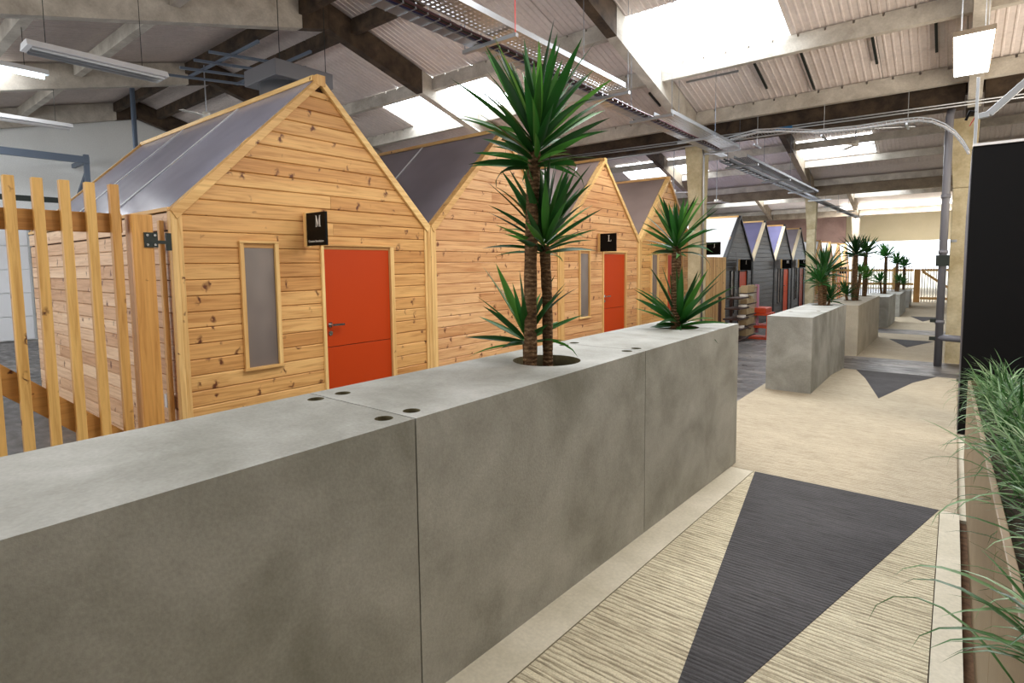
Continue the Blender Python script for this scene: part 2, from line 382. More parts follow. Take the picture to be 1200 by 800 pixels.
for bay in range(0, 4):
    for row, (ra, rb) in enumerate(ROWS):
        yc = V0+bay*BAY+(ra+rb)/2; ln = rb-ra
        if yc > 45: continue
        sl = SLOPE if row < 5 else -SLOPE
        q = Euler((sl, 0, 0)).to_quaternion(); zc = zr(yc)
        for c in range(-4, 17):
            xc = -(c+.5)*CW
            if (bay, row, c) in SKY:
                place('skylight', GM, ceiling, (xc, yc, zc+.01), q, (1, ln, 1)); continue
            # keep single panels only where the picture can show them
            seen = (bay == 0 and ((c >= 8 and row > 0) or row >= 6 or (row == 5 and c >= 4) or (row == 4 and c >= 6))) or (bay == 1 and -2 <= c <= 12 and row in (5, 6, 7, 8))
            if seen:
                place('ceiling_panel', PM, ceiling, (xc, yc, zc), q, (1, ln, 1)); count += 1
            else:
                R3 = Matrix.Rotation(sl, 3, 'X'); hl = ln/math.cos(SLOPE)/2
                vs = [Vector((xc, yc, zc))+R3@Vector(p) for p in ((-CW/2, -hl, 0), (CW/2, -hl, 0), (CW/2, hl, 0), (-CW/2, hl, 0), (-CW/2, -hl, .05), (CW/2, -hl, .05), (CW/2, hl, .05), (-CW/2, hl, .05))]
                far.add(vs, [(0,3,2,1),(4,5,6,7),(0,1,5,4),(1,2,6,5),(2,3,7,6),(3,0,4,7)])
o = cpart('far_panels', far, 'ceil'); o['kind'] = 'stuff'
print('panels', count)
# the lid above the panels must not sit inside them: drop it, keep it as the ceiling root
FR = [4.25, 0.13, -4.25, -8.55, -12.9, -17.3]
for bay in range(0, 4):
    y0 = V0+bay*BAY
    for i, py in enumerate(PUR):                             # purlins, one length per frame bay
        for y in [y0+py]:
            if y > 45: continue
            z = zr(y)
            for a, b in zip(FR, FR[1:]):
                if bay == 0 and a > 0 and i < 6: continue
                brown = (bay == 0 and i in (3, 4) and a < 0) or (bay > 0 and i < 5)
                m = MB(); m.box(b+.09, a-.09, y-.06, y+.06, z-.27, z-.06)
                if bay == 0 and y > y0+BAY/2:                # bedding blocks on top of the purlin
                    x = b+.1
                    while x < a-.35:
                        m.box(x, x+.33, y-.045, y+.045, z-.06, z-.012); x += .36
                cpart('purlin', m, 'beam_brown' if brown else 'beam')
    for a, b in zip(FR, FR[1:]):                             # valley beam
        y = y0+BAY
        if y > 46: continue
        m = MB().box(b+.12, a-.12, y-.17, y+.17, 2.42, 2.80)
        cpart('valley_beam', m, 'beam_brown' if bay == 0 else 'beam_tan')
    for x in FR[:-1] if bay else FR:
        # rafters: upper half bare and brown, lower half painted
        def raft(ya, yb, mat, wd=.17):
            m = MB(); m.add([(x-wd/2, ya, zr(ya)-.47), (x+wd/2, ya, zr(ya)-.47), (x+wd/2, yb, zr(yb)-.47), (x-wd/2, yb, zr(yb)-.47),
                             (x-wd/2, ya, zr(ya)-.03), (x+wd/2, ya, zr(ya)-.03), (x+wd/2, yb, zr(yb)-.03), (x-wd/2, yb, zr(yb)-.03)],
                            [(0,3,2,1),(4,5,6,7),(0,1,5,4),(1,2,6,5),(2,3,7,6),(3,0,4,7)])
            cpart('rafter', m, mat)
        if y0+BAY > 47: continue
        near = 'beam' if bay == 0 else 'beam_tan'
        raft(y0+.01, y0+BAY/2-.5, 'beam'); raft(y0+BAY/2+2.1, y0+BAY-.01, near)
        raft(y0+BAY/2-.498, y0+BAY/2-.002, 'beam_brown'); raft(y0+BAY/2+.002, y0+BAY/2+2.098, 'beam_brown' if x < -1 or bay else 'beam')

# ------------------------------------------------------------------ walls
def wall(name, mb, mat, org=None): return struct(build(mb, name, M[mat], org=org or (0, 0, -1.9)))
wl = wall('wall_left', MB().box(-17.9, -17.5, -6, 46, -1.67, 4.6), 'wallw')
wall('wall_right', MB().box(4.26, 4.5, -6, 46, -1.9, 4.6), 'wallw')
wall('wall_back', MB().box(-17.5, 4.25, -6.2, -6, -1.9, 4.6), 'wallw')
wb = wall('wall_brown', MB().box(-17.4, -5.0, 37.0, 37.2, -1.9, 4.4), 'wallb')
fw_ = wall('wall_far', MB().box(-17.5, 4.25, 40, 40.2, 1.15, 4.6), 'walltan')
wall('wall_far_low', MB().box(-17.5, -7, 40, 40.2, -1.9, 1.14), 'walltan')
struct(build(MB().box(-30, 20, 46.1, 120, -1.95, -1.85), 'floor_outside', M['strip']))

# garage doors in the left wall
for gi, (ya, yb) in enumerate(((-.6, 3.38), (5.2, 9.2))):
    d = struct(build(MB().box(-17.49, -17.46, ya, yb, -1.66, 1.2), 'door_%d' % (gi+1), M['wallw']))
    n = 5
    for i in range(n):
        z0 = -1.64+i*(2.8/n); build(MB().box(-17.455, -17.43, ya+.04, yb-.04, z0, z0+2.8/n-.02), 'panel', M['lampwhite'], d, bevel=.006)
        build(MB().box(-17.428, -17.41, yb-.34, yb-.22, z0+.02, z0+.08), 'hinge', M['darksteel'], d)
    build(MB().box(-17.45, -17.38, yb+.02, yb+.12, -1.66, 1.3), 'door_track', M['steel'], d)
# rails above the garage door
g = thing('door_rail_frame', (-16.5, 3.5, 1.6), 'blue grey steel rails and brackets over the white sectional door at far left', 'rail')
build(MB().bar((-16.4, .2, 2.62), (-16.4, 4.4, 2.62), .1, .16), 'top_rail', M['steelblue'], g)
build(MB().bar((-16.4, .2, 1.62), (-16.4, 4.3, 1.62), .08, .12), 'dark_rail', M['darksteel'], g)
build(MB().bar((-16.4, .2, 1.32), (-16.4, 4.3, 1.32), .08, .1), 'dark_rail', M['darksteel'], g)
build(MB().bar((-16.42, 4.35, 1.2), (-16.42, 4.35, 2.75), .1, .1, (0, 1, 0)), 'upright', M['steelblue'], g)
build(MB().bar((-17.45, 4.35, 2.6), (-16.45, 4.35, 2.6), .08, .1), 'bracket', M['steelblue'], g)
build(MB().bar((-17.45, 4.35, 1.7), (-16.45, 4.35, 2.35), .06, .08), 'bracket', M['steelblue'], g)
tag(build(MB().tube([(-13.2, 4.35, -1.66), (-13.2, 4.35, 4.0)], .045, 10), 'steel_post', M['steelblue'], smooth=True), 'tall thin blue grey steel post rising to the roof behind the first cabin', 'post')

# ------------------------------------------------------------------ columns
def column(y, x, ztop, label, mat='column', zb=None):
    zb = zh(y) if zb is None else zb
    m = MB().box(x-.15, x+.13, y-.16, y+.16, zb, 1.2)
    t = thing('column', (x, y, zb), label, 'column')
    build(m, 'shaft', M[mat], t, bevel=.015)
    m = MB(); m.prism([(x-.15, 1.205), (x+.13, 1.205), (x+.16, ztop), (x-.24, ztop)], 'y', y-.16, y+.16)
    build(m, 'head', M[mat], t, bevel=.012)
    return t
c1 = column(11.68, -4.27, 2.41, 'cream concrete column at the corner of the last pine cabin')
build(MB().tube([(-4.10, 11.50, -1.6), (-4.10, 11.50, 2.1), (-4.12, 11.5, 2.3)], .022, 8), 'conduit', M['steel'], c1, smooth=True)
column(23.48, -4.27, 2.41, 'cream concrete column beside the last black cabin')
column(35.28, -4.27, 2.41, 'furthest cream concrete column before the tan end wall', 'beam_tan')
c2 = column(12.25, .06, 2.35, 'flaking cream concrete column behind the grey downpipe', zb=zf(12.2)-.02)
build(MB().box(-.085, .0, 12.08, 12.09, .3, .34), 'strap', M['steel'], c2)
pp = thing('downpipe', (-.17, 11.6, zf(11.6)), 'grey plastic downpipe standing against the flaking right-hand column', 'pipe')
build(MB().tube([(-.17, 11.6, zf(11.6)), (-.17, 11.6, 2.3), (-.15, 11.66, 2.42)], .055, 16), 'pipe', M['greypvc'], pp, smooth=True)
for z in (-1.05, .1, 1.0): build(MB().tube([(-.17, 11.6, z), (-.17, 11.6, z+.06)], .066, 16), 'collar', M['greypvc'], pp, smooth=True)
build(MB().tube([(-.17, 11.6, -1.28), (.17, 11.5, -1.28)], .055, 14), 'branch_pipe', M['greypvc'], pp, smooth=True)
build(MB().tube([(.13, 11.5, -1.28), (.16, 11.5, -1.28)], .07, 14), 'collar', M['greypvc'], pp, smooth=True)
for dx, z in ((-.12, -1.0), (-.12, -1.3)): build(MB().box(-.3, -.22, 11.56, 11.6, z-.03, z+.03), 'bracket', M['darksteel'], pp)
build(MB().box(-.26, -.08, 11.52, 11.54, -.1, .08), 'bracket_plate', M['darksteel'], pp)

# ------------------------------------------------------------------ cabins
D = 4.8
BH = .13
def clip_rows(z0, ze, zt):
    z = z0; rows = []
    while z < zt-.02: rows.append((z, min(z+BH, zt))); z += BH
    return rows
def board_mb(y00, y01, z0, y10, y11, z1, x, th=.02, g=.003, ch=.007):
    """cladding board in the facade: bottom edge y00..y01 at z0, top edge y10..y11 at z1, outer face at x"""
    z0 += g/2; z1 -= g/2
    def lerp(a, b, k): return a+(b-a)*k
    h = max(z1-z0, 1e-4); k = min(ch/h, .4)
    prof = [(0, x-th), (0, x-ch), (k, x), (1-k, x), (1, x-ch), (1, x-th)]
    vs = []
    for kk, xx in prof: vs += [(xx, lerp(y00, y10, kk), z0+h*kk), (xx, lerp(y01, y11, kk), z0+h*kk)]
    n = 6; fs = [(2*i, 2*i+1, 2*i+3, 2*i+2) for i in range(n-1)]+[(0, 10, 11, 1)]+[tuple(2*i for i in range(n)), tuple(2*i+1 for i in reversed(range(n)))]
    return MB().add(vs, fs)
def cabin(y0, W, zb, ze, zt, label, style='pine', door=True, depth=4.4, side=True, sheetm='sheet', single=True, group=None, D=D, nroof=3, tone='y'):
    blk = style == 'black'
    mt = {'x': M['pale_x'], 'y': M['black_y'] if blk else M[tone], 't': M['trim_y']}
    tz = M['black_z'] if blk else M['trim_z']; ty = M['black_z'] if blk else M['trim_y']
    y1 = y0+W; ym = (y0+y1)/2; X = -D
    t = thing('cabin', (X, ym, zb), label, 'cabin', group)
    # carcass (hollow enough: solid core behind the cladding)
    m = MB(); m.prism([(y0+.03, zb), (y1-.03, zb), (y1-.03, ze-.03), (ym, zt-.09), (y0+.03, ze-.03)], 'x', X-.03, X-.06)
    build(m, 'front_core', M['carcass_black'] if blk else M['carcass'], t)
    m = MB().box(X-depth, X-.06, y0+.03, y0+.05, zb, ze-.03); build(m, 'side_core', M['carcass'], t)
    m = MB(); m.prism([(y0+.03, zb), (y1-.03, zb), (y1-.03, ze-.03), (ym, zt-.09), (y0+.03, ze-.03)], 'x', X-depth, X-depth-.03)
    build(m, 'rear_wall', M['carcass'], t)
    m = MB().box(X-depth, X-.06, y1-.05, y1-.03, zb, ze-.03); build(m, 'side_core', M['carcass'], t)
    # openings
    ops = []
    if door: ops = [(y0+1.31, y0+2.20, zb-1, .205), (y0+.53, y0+.88, zb+.80, .215)]
    if ze < .3 and door:
        tp = -.245 if blk else ze-.2; ops = [(y0+1.25, y0+2.07, zb-1, tp), (y0+.5, y0+.84, zb+.54, tp)]
    lo, hi = y0+.045, y1-.045
    rise = (zt-ze)/(W/2)
    allm = MB()
    for z0, z1 in clip_rows(zb+.02, ze, zt-.14):
        def ext(z):
            if z <= ze-.04: return lo, hi
            d = (z-(ze-.04))/rise; return lo+d, hi-d
        a0, a1 = ext(z0); b0, b1 = ext(z1)
        segs = [(a0, a1, b0, b1)]
        for (p, q, r, s_) in ops:
            if z1 > r+.02 and z0 < s_-.05:
                new = []
                for (c0, c1_, d0, d1) in segs:
                    if c0 < p < c1_: new.append((c0, p, d0, p)); new.append((q, c1_, q, d1))
                    else: new.append((c0, c1_, d0, d1))
                segs = new
        for (c0, c1_, d0, d1) in segs:
            L0 = c1_-c0
            # long runs are jointed
            if single and L0 > 1.6 and random.random() < .45:
                j = c0+L0*random.uniform(.3, .7)
                parts = [(c0, j-.001, d0, j-.001), (j+.001, c1_, j+.001, d1)]
            else: parts = [(c0, c1_, d0, d1)]
            for (e0, e1, f0, f1) in parts:
                b = board_mb(e0, e1, z0, f0, f1, z1, X-.008+random.uniform(-.002, .002))
                if single: build(b, 'board', mt['y'], t)
                else: allm.add(b.v, b.f)
    if not single:
        o = build(allm, 'boards', mt['y'], t); o['kind'] = 'stuff'
    # side cladding facing the camera
    if side:
        for z0, z1 in clip_rows(zb+.02, ze, ze-.16):
            cuts = sorted([X-depth, X-.06]+[X-random.uniform(.3, depth-.3) for _ in range(3 if side == 1 else 1)])
            for a, b in zip(cuts, cuts[1:]):
                if b-a < .1: continue
                g = .004; ch = .006
                m = MB(); m.prism([(y0+.03, z0), (y0+.03, z1-g), (y0+.016, z1-g), (y0+.01, z1-g-ch), (y0+.01, z0+ch), (y0+.016, z0)], 'x', a+.001, b-.001)
                build(m, 'board', mt['x'] if not blk else mt['y'], t)
        build(MB().box(X-depth, X-.05, y0+.002, y0+.03, ze-.16, ze-.03), 'top_rail', M['pale_x'] if not blk else tz, t, bevel=.003)
    # corner boards
    for s_, yy in ((1, y0), (-1, y1)):
        a, b = sorted((yy+s_*.002, yy+s_*.05))
        build(MB().box(X-.05, X+.012, a, b, zb, ze-.02), 'corner_post', tz, t, bevel=.004)
        a, b = sorted((yy+s_*.051, yy+s_*.09))
        build(MB().box(X-.01, X+.006, a, b, zb, ze-.05), 'corner_trim', tz, t, bevel=.003)
    # barge boards, ridge block
    hw = .075
    for s_ in (1, -1):
        ye = y0 if s_ == 1 else y1
        a = Vector((ye+s_*.004, ze-.01)); b = Vector((ym-s_*.001, zt-.005)); n = Vector(((b-a).y*s_, -(b-a).x*s_)).normalized()
        n = Vector((-(b-a).y, (b-a).x)).normalized()*(-s_)
        if n.y > 0: n = -n
        p = [a, b, b+Vector((0, n.y*hw*1.4)), a+Vector((s_*.045, -.07))]
        if s_ == 1: p = p[::-1]
        m = MB(); m.prism([(v.x, v.y) for v in p], 'x', X-.075, X+.02)
        build(m, 'barge_board', M['trim_y'] if not blk else (M['black_z'] if s_ == -1 else M['cream'] if y0 > 16 else M['black_z']), t, bevel=.003)
        # inner trim under the barge board
        p2 = [q+Vector((0, -hw*1.35)) for q in (a, b)]
        # roof sheets
        for i in range(nroof):
            xa = X-.077-(depth-.04)/nroof*i-(.012 if i else 0); xb = X-.077-(depth-.04)/nroof*(i+1)+.012
            up = Vector((0, .012))
            m = MB(); aa = a+Vector((s_*.01, .0)); q = [aa, b, b+up, aa+up]
            m.prism([(v.x, v.y) for v in (q if s_ == 1 else q[::-1])], 'x', xb, xa)
            build(m, 'roof_sheet', M[sheetm], t)
            if i:
                m = MB(); xx = xa+.012
                m.prism([(v.x, v.y+.012) for v in ([a, b, b+up*.8, a+up*.8] if s_ == 1 else [a+up*.8, b+up*.8, b, a])], 'x', xx-.014, xx+.014)
                build(m, 'glazing_bar', M['sheet_white'], t)
        build(MB().bar((X-depth-.04, ye+s_*.03, ze+.0), (X-.042, ye+s_*.03, ze+.0), .05, .03), 'eaves_strip', M['trim_x'], t)
        # rafter seen through the sheet
        q0 = a+(b-a)*.45; q1 = a+(b-a)*.5
        m = MB(); m.prism([(q0.x, q0.y+.006), (q1.x, q1.y+.006), (q1.x, q1.y-.06), (q0.x, q0.y-.06)], 'x', X-depth, X-.06)
        build(m, 'purlin', M['trim_x'], t)
    build(MB().box(X-.041, X+.024, ym-.045, ym+.045, zt-.09, zt+.012), 'ridge_block', M['trim_z'] if not blk else tz, t, bevel=.003)
    m = MB(); m.prism([(ym-.055, zt-.03), (ym+.055, zt-.03), (ym+.05, zt+.016), (ym-.05, zt+.016)], 'x', X-depth-.05, X-.042)
    build(m, 'ridge_cap', M['trim_x'], t)
    for s_ in (1, -1):
        ye = y0 if s_ == 1 else y1
        build(MB().bar((X-depth-.03, ye+s_*.04, ze+.01), (X-depth-.03, ym, zt+.01), .05, .05), 'rear_barge_board', M['trim_y'], t)
    if door:
        (p, q, r, s_), (p2, q2, r2, s2) = ops
        sill = zb+.01
        dd = build(MB().box(X-.03, X-.014, p+.035, q-.055, -.785+(zb+1.67), s_-.02), 'door', M['door'], t, bevel=.002)
        d2 = build(MB().box(X-.03, X-.014, p+.035, q-.055, sill, -.792+(zb+1.67)), 'door_lower_panel', M['door'], t, bevel=.002)
        hz = -.565+(zb+1.67)
        h = MB().disc((X-.013, p+.085, hz), .026, 'x', .008, 16); h.tube([(X-.01, p+.085, hz), (X+.04, p+.085, hz)], .009, 8); h.bar((X+.04, p+.08, hz), (X+.04, p+.215, hz-.002), .014, .02)
        build(h, 'handle', M['chrome'], dd, smooth=False)
        build(MB().disc((X-.013, p+.085, hz-.085), .024, 'x', .007, 16), 'keyhole', M['chrome'], dd)
        fr = tz if blk else M['trim_z']
        build(MB().box(X-.03, X+.014, p, p+.03, sill, s_), 'door_jamb', fr, t, bevel=.002)
        build(MB().box(X-.03, X+.014, q-.05, q, sill, s_), 'door_jamb', fr, t, bevel=.002)
        build(MB().box(X-.03, X+.016, p, q, s_+.0005, s_+.02), 'door_head', ty, t, bevel=.002)
        wf = build(MB().box(X-.03, X+.016, p2, p2+.035, r2, s2), 'window_frame', fr, t, bevel=.002)
        build(MB().box(X-.03, X+.016, q2-.035, q2, r2, s2), 'window_frame', fr, t, bevel=.002)
        build(MB().box(X-.03, X+.018, p2-.004, q2+.004, s2+.0005, s2+.022), 'window_head', ty, t, bevel=.002)
        build(MB().box(X-.03, X+.024, p2-.008, q2+.008, r2-.025, r2-.0005), 'window_sill', ty, t, bevel=.002)
        build(MB().box(X-.026, X-.012, p2+.036, q2-.036, r2+.001, s2-.001), 'window_pane', M['pane'], t)
    return t
W = 2.75; Y0 = 1.78
cabin(Y0, W, -1.67, .47, 1.80, 'nearest pine cabin, orange door under the sign M', side=1, sheetm='sheet_sheen')
cabin(Y0+W, W, -1.67, .47, 1.80, 'pine cabin with a blank boarded front between the M and L cabins', tone='pale_y', door=False, side=0)
cabin(Y0+2*W, W, -1.67, .47, 1.80, 'pine cabin with orange door under the sign L', tone='pale_y', side=0, sheetm='sheet_brown')
cabin(Y0+3*W, W, -1.67, .47, 1.80, 'last pine cabin in the near row, behind the second yucca', side=0, sheetm='sheet_brown')
BW = 2.6; BY = 15.15
for i, (lab, dr, sh) in enumerate((('first black cabin, roof whitened for reflected skylight, orange door under the sign I', True, 'sheet_white'),  # white sheet here carries the skylight reflection in its colour
        ('black cabin with a blank boarded front and bluish roof', False, 'sheet_blue'),
        ('black cabin with orange door under the sign H', True, 'sheet_blue'),
        ('last black cabin, brownish roof and the sign G', True, 'sheet'))):
    cabin(BY+i*BW, BW, -1.95, .10, 1.30, lab, 'black', dr, side=0, sheetm=sh)
FY = 26.6
for i, (lab, dr) in enumerate((('far pale timber cabin nearest the black row', True), ('second of the far pale timber cabins', False), ('third of the far pale timber cabins', True), ('furthest pale timber cabin by the end wall', True))):
    cabin(FY+i*2.45, 2.45, -1.95, -.30, .92, lab, 'pine', dr, side=0, sheetm='sheet_white', single=False, D=4.7)

# ------------------------------------------------------------------ signs
def letter(ch):
    """serif capitals in a box 0..1 high; list of polygons"""
    s = .05
    B = lambda x0, x1, y0, y1: [(x0, y0), (x1, y0), (x1, y1), (x0, y1)]
    if ch == 'M': return [B(.06, .12, 0, 1), B(.58, .70, 0, 1), [(.04, 1), (.17, 1), (.40, .22), (.34, .02)], [(.34, .02), (.40, .22), (.60, 1), (.70, 1), (.62, .8)], B(0, .19, 0, s), B(.50, .77, 0, s), B(0, .14, .95, 1), B(.6, .77, .95, 1)]
    if ch == 'L': return [B(.08, .2, 0, 1), B(0, .3, .95, 1), B(0, .58, 0, .06), B(.52, .58, 0, .26)]
    if ch == 'K': return [B(.08, .2, 0, 1), B(0, .28, .95, 1), B(0, .28, 0, .05), [(.2, .45), (.2, .36), (.55, 1), (.47, 1)], [(.28, .52), (.5, 0), (.64, 0), (.36, .62)]]
    if ch == 'J': return [B(.2, .32, .15, 1), B(.1, .42, .95, 1), [(.0, .0), (.22, 0), (.32, .15), (.2, .15), (.16, .07), (0, .07)]]
    if ch == 'I': return [B(.1, .22, 0, 1), B(0, .32, .95, 1), B(0, .32, 0, .05)]
    if ch == 'H': return [B(.06, .18, 0, 1), B(.48, .6, 0, 1), B(.1, .55, .47, .53), B(0, .24, .95, 1), B(.42, .66, .95, 1), B(0, .24, 0, .05), B(.42, .66, 0, .05)]
    if ch == 'G': return [[(.0, .3), (.12, .32), (.12, .68), (0, .7)], [(0, .7), (.12, .68), (.25, .94), (.24, 1)], [(.24, 1), (.25, .94), (.5, .9), (.55, .98)], B(.5, .56, .7, 1), [(0, .3), (.12, .32), (.26, .06), (.24, 0)], [(.24, 0), (.26, .06), (.5, .1), (.56, .04)], B(.46, .58, .05, .42), B(.36, .64, .38, .43)]
def sign(ch, y, zt, size, label, X=-4.78, cap=None, low=None, w=None, lx=.50):
    w = w or size
    t = thing('letter_sign', (X, y, zt-size), label, 'sign', None)
    build(MB().box(X+.045, X+.045+w, y-.012, y+.012, zt-size, zt), 'sign_board', M['signblack'], t, bevel=.002)
    build(MB().box(X, X+.044, y-.02, y+.03, low or zt-size-.01, zt+.008), 'batten', M['trim_z'], t, bevel=.002)
    h = size*.34; m = MB(); ox = X+.045+w*lx; oz = zt-size*.1-h
    for p in letter(ch): m.prism([(ox+a*h, oz+b*h) for a, b in p], 'y', y-.0145, y-.0122)
    build(m, 'letter', M['signwhite'], t)
    if cap:
        cu = bpy.data.curves.new('caption', 'FONT'); cu.body = cap; cu.size = size*.098; cu.extrude = .0006
        tmp = bpy.data.objects.new('caption_source', cu); COL.objects.link(tmp)
        bpy.context.view_layer.update()
        me = bpy.data.meshes.new_from_object(tmp.evaluated_get(bpy.context.evaluated_depsgraph_get()))
        COL.objects.unlink(tmp); bpy.data.objects.remove(tmp)
        me.materials.clear(); me.materials.append(M['signwhite'])
        o = bpy.data.objects.new('caption', me); COL.objects.link(o); o.parent = t
        o.location = Vector((X+.045+w*.09, y-.0132, zt-size*.90))-ORG[t.name]; o.rotation_euler = (PI/2, 0, 0)
    return t
sign('M', 2.926, .50, .30, 'black square sign with a white M over the nearest orange door', cap='Creative Revolution', w=.30)
sign('L', 8.40, .51, .30, 'black square sign with a white L over an orange door')
sign('K', 11.15, .51, .30, 'black sign projecting from the last pine cabin, mostly behind yucca leaves')
sign('J', 13.56, .49, .30, 'black square sign with a white J above the slatted fence', w=.33, low=.141)
for ch, y in (('I', 16.27), ('H', 21.11), ('G', 23.80)):
    sign(ch, y, .08, .30, 'black sign with a white %s on the %s black cabin' % (ch, {'I': 'first', 'H': 'third', 'G': 'fourth'}[ch]))
for i in (0, 2): sign('I', FY+i*2.45+1.2, -.3, .33, 'dark sign on the %s far pale cabin' % ('first' if i == 0 else 'third'), w=.33, X=-4.68)

# ------------------------------------------------------------------ slatted fence by the black cabins
t = thing('slatted_fence', (-5.0, 13.8, zh(13.8)), 'upright pine slat fence between the cream column and the first black cabin', 'fence')
y = 12.85
while y < 15.1:
    build(MB().box(-4.80, -4.765, y, y+.085, zh(y)+.01, .14), 'slat', M['trim_z'], t, bevel=.003); y += .105
for z in (-1.4, -.2): build(MB().box(-4.86, -4.802, 12.85, 15.1, z, z+.09), 'rail', M['fence_y'], t)

# ------------------------------------------------------------------ gate on the left
t = thing('timber_gate', (-4.72, .9, -1.67), 'pine gate of upright battens with diagonal brace, at the left edge', 'gate')
X = -4.72
ys = [-.86+.1405*i for i in range(17)]
for y in ys:
    if y > 1.45: continue
    build(MB().box(X+.0, X+.055, y-.028, y+.028, -1.60, .60), 'batten', M['fence_z'], t, bevel=.004)
build(MB().box(X-.06, X-.002, -.9, 1.44, .265, .40), 'top_rail', M['fence_y'], t, bevel=.004)
m = MB().bar((X-.03, -.6, .66-.13), (X-.03, 1.42, -1.33), .056, .15, (0, .7, .7))
build(m, 'brace', M['fence_y'], t, bevel=.004)
build(MB().box(X-.06, X-.002, -.9, 1.44, -1.56, -1.44), 'bottom_rail', M['fence_y'], t, bevel=.004)
build(MB().box(X-.07, X+.075, 1.475, 1.61, -1.67, .40), 'gate_post', M['post_z'], t, bevel=.006)
hp = build(MB().box(X+.076, X+.082, 1.545, 1.635, .16, .27), 'hinge_plate', M['darksteel'], t)
for dy in (.02, .07):
    for dz in (.02, .09): build(MB().disc((X+.083, 1.545+dy, .16+dz), .009, 'x', .005, 8), 'bolt', M['chrome'], hp)
hinge = MB().bar((X+.07, 1.636, .2), (X+.07, 1.70, .2), .02, .025)
hinge.box(X+.035, X+.06, 1.70, 1.735, .14, .27)
build(hinge, 'hinge_strap', M['darksteel'], t)
tag(build(MB().box(-4.93, -4.885, 1.735, 1.77, -1.67, .38), 'hinge_batten', M['trim_z'], bevel=.003), 'short upright batten fixed to the side of the nearest cabin behind the hinge', 'batten')
t = thing('wall_socket', (-4.99, 1.76, -1.16), 'white double socket low on the side wall of the nearest cabin', 'socket')
build(MB().box(-5.05, -5.0, 1.755, 1.785, -1.13, -1.02), 'socket_plate', M['lampwhite'], t, bevel=.002)
build(MB().box(-4.965, -4.935, 1.755, 1.785, -1.13, -1.02), 'socket_plate', M['lampwhite'], t, bevel=.002)

# ------------------------------------------------------------------ planters
def planter(y0, y1, zt, big, small, label, group, mat='planter', x0=-2.0, x1=-1.375):
    g = .003; ya, yb = y0+g, y1-g; org = Vector(((x0+x1)/2, (ya+yb)/2, min(zf(ya), zf(yb))))
    bm = bmesh.new()
    outer = [bm.verts.new((x, y, zt)) for x, y in ((x0, ya), (x1, ya), (x1, yb), (x0, yb))]
    edges = [bm.edges.new((outer[i], outer[(i+1) % 4])) for i in range(4)]
    rings = []
    for (cx, cy, r, dep, n) in [(a, b, c, .20, 36) for a, b, c in big]+[(a, b, .031, .05, 16) for a, b in small]:
        vs = [bm.verts.new((cx+r*math.cos(2*PI*k/n), cy+r*math.sin(2*PI*k/n), zt)) for k in range(n)]
        edges += [bm.edges.new((vs[k], vs[(k+1) % n])) for k in range(n)]; rings.append((vs, dep))
    bmesh.ops.triangle_fill(bm, use_beauty=True, use_dissolve=False, edges=edges)
    for f in list(bm.faces):
        c = f.calc_center_median()
        for (vs, dep) in rings:
            cc = sum((v.co for v in vs), Vector())/len(vs)
            if (c-cc).length < (vs[0].co-cc).length*.98 and all(v in vs for v in f.verts): bm.faces.remove(f); break
    zr_ = [bm.verts.new((v.co.x, v.co.y, zf(v.co.y))) for v in outer]
    for i in range(4): bm.faces.new((outer[i], zr_[i], zr_[(i+1) % 4], outer[(i+1) % 4]))
    bm.faces.new(zr_)
    for vs, dep in rings:
        lo = [bm.verts.new((v.co.x, v.co.y, zt-dep)) for v in vs]; n = len(vs)
        for k in range(n):
            f = bm.faces.new((vs[k], vs[(k+1) % n], lo[(k+1) % n], lo[k])); f.material_index = 1
        f = bm.faces.new(lo); f.material_index = 1
    bmesh.ops.recalc_face_normals(bm, faces=bm.faces)
    for v in bm.verts: v.co -= org
    me = bpy.data.meshes.new('concrete_planter'); bm.to_mesh(me); bm.free()
    me.materials.append(M[mat]); me.materials.append(M['hole'])
    o = bpy.data.objects.new('concrete_planter', me); COL.objects.link(o); o.location = (org.x, org.y, org.z+ZC); ORG[o.name] = org
    tag(o, label, 'planter', group)
    for a, b, r in big: build(MB().disc((a, b, zt-.199), r-.002, 'z', .075, 28), 'soil', M['soil'], o)
    return o
def joint(y): return [(-1.462, y-.06), (-1.462, y+.06), (-1.892, y-.06), (-1.892, y+.06)]
G = 'concrete planters of the nearest row'
J = 1.213
def near(y): return [p for p in joint(y)]
planter(-2.3, -.54, -.5, [], [], 'concrete planter behind the viewer, first of the nearest row', G)
planter(-.54, J, -.5, [], [(-1.462, J-.06), (-1.892, J-.04)], 'dark weathered concrete planter at the lower left without a plant', G)
planter(J, 2.96, -.5, [(-1.665, 2.385, .178)], [(-1.462, J+.06), (-1.892, J+.08), (-1.462, 2.90), (-1.892, 2.90)], 'concrete planter holding the tall double-trunk yucca', G)
planter(2.96, 4.72, -.5, [(-1.70, 4.21, .172)], [(-1.462, 3.02), (-1.892, 3.02)], 'last concrete planter of the nearest row, holding the second yucca', G)
G = 'concrete planters of the second row'
planter(7.78, 9.15, -.70, [], [(-1.8, 8.6), (-1.5, 8.9)], 'nearer planter of the second row, past the gap in the path', G, x0=-1.91)
planter(9.15, 10.52, -.70, [(-1.66, 10.14, .16)], [], 'planter of the second row holding a three-headed yucca', G, x0=-1.91)
G = 'concrete planters of the third row'
planter(12.04, 13.85, -.82, [(-1.67, 13.62, .17)], [], 'nearer yellowish planter of the third row', G, 'planter_b')
planter(13.85, 15.7, -.82, [(-1.66, 15.35, .17)], [], 'further yellowish planter of the third row', G, 'planter_b')
planter(18.05, 20.3, -.98, [(-1.64, 20.0, .17)], [], 'grey planter of the fourth row', None)
planter(22.0, 24.8, -1.10, [(-1.64, 24.2, .17)], [], 'grey planter of the fifth row', None)
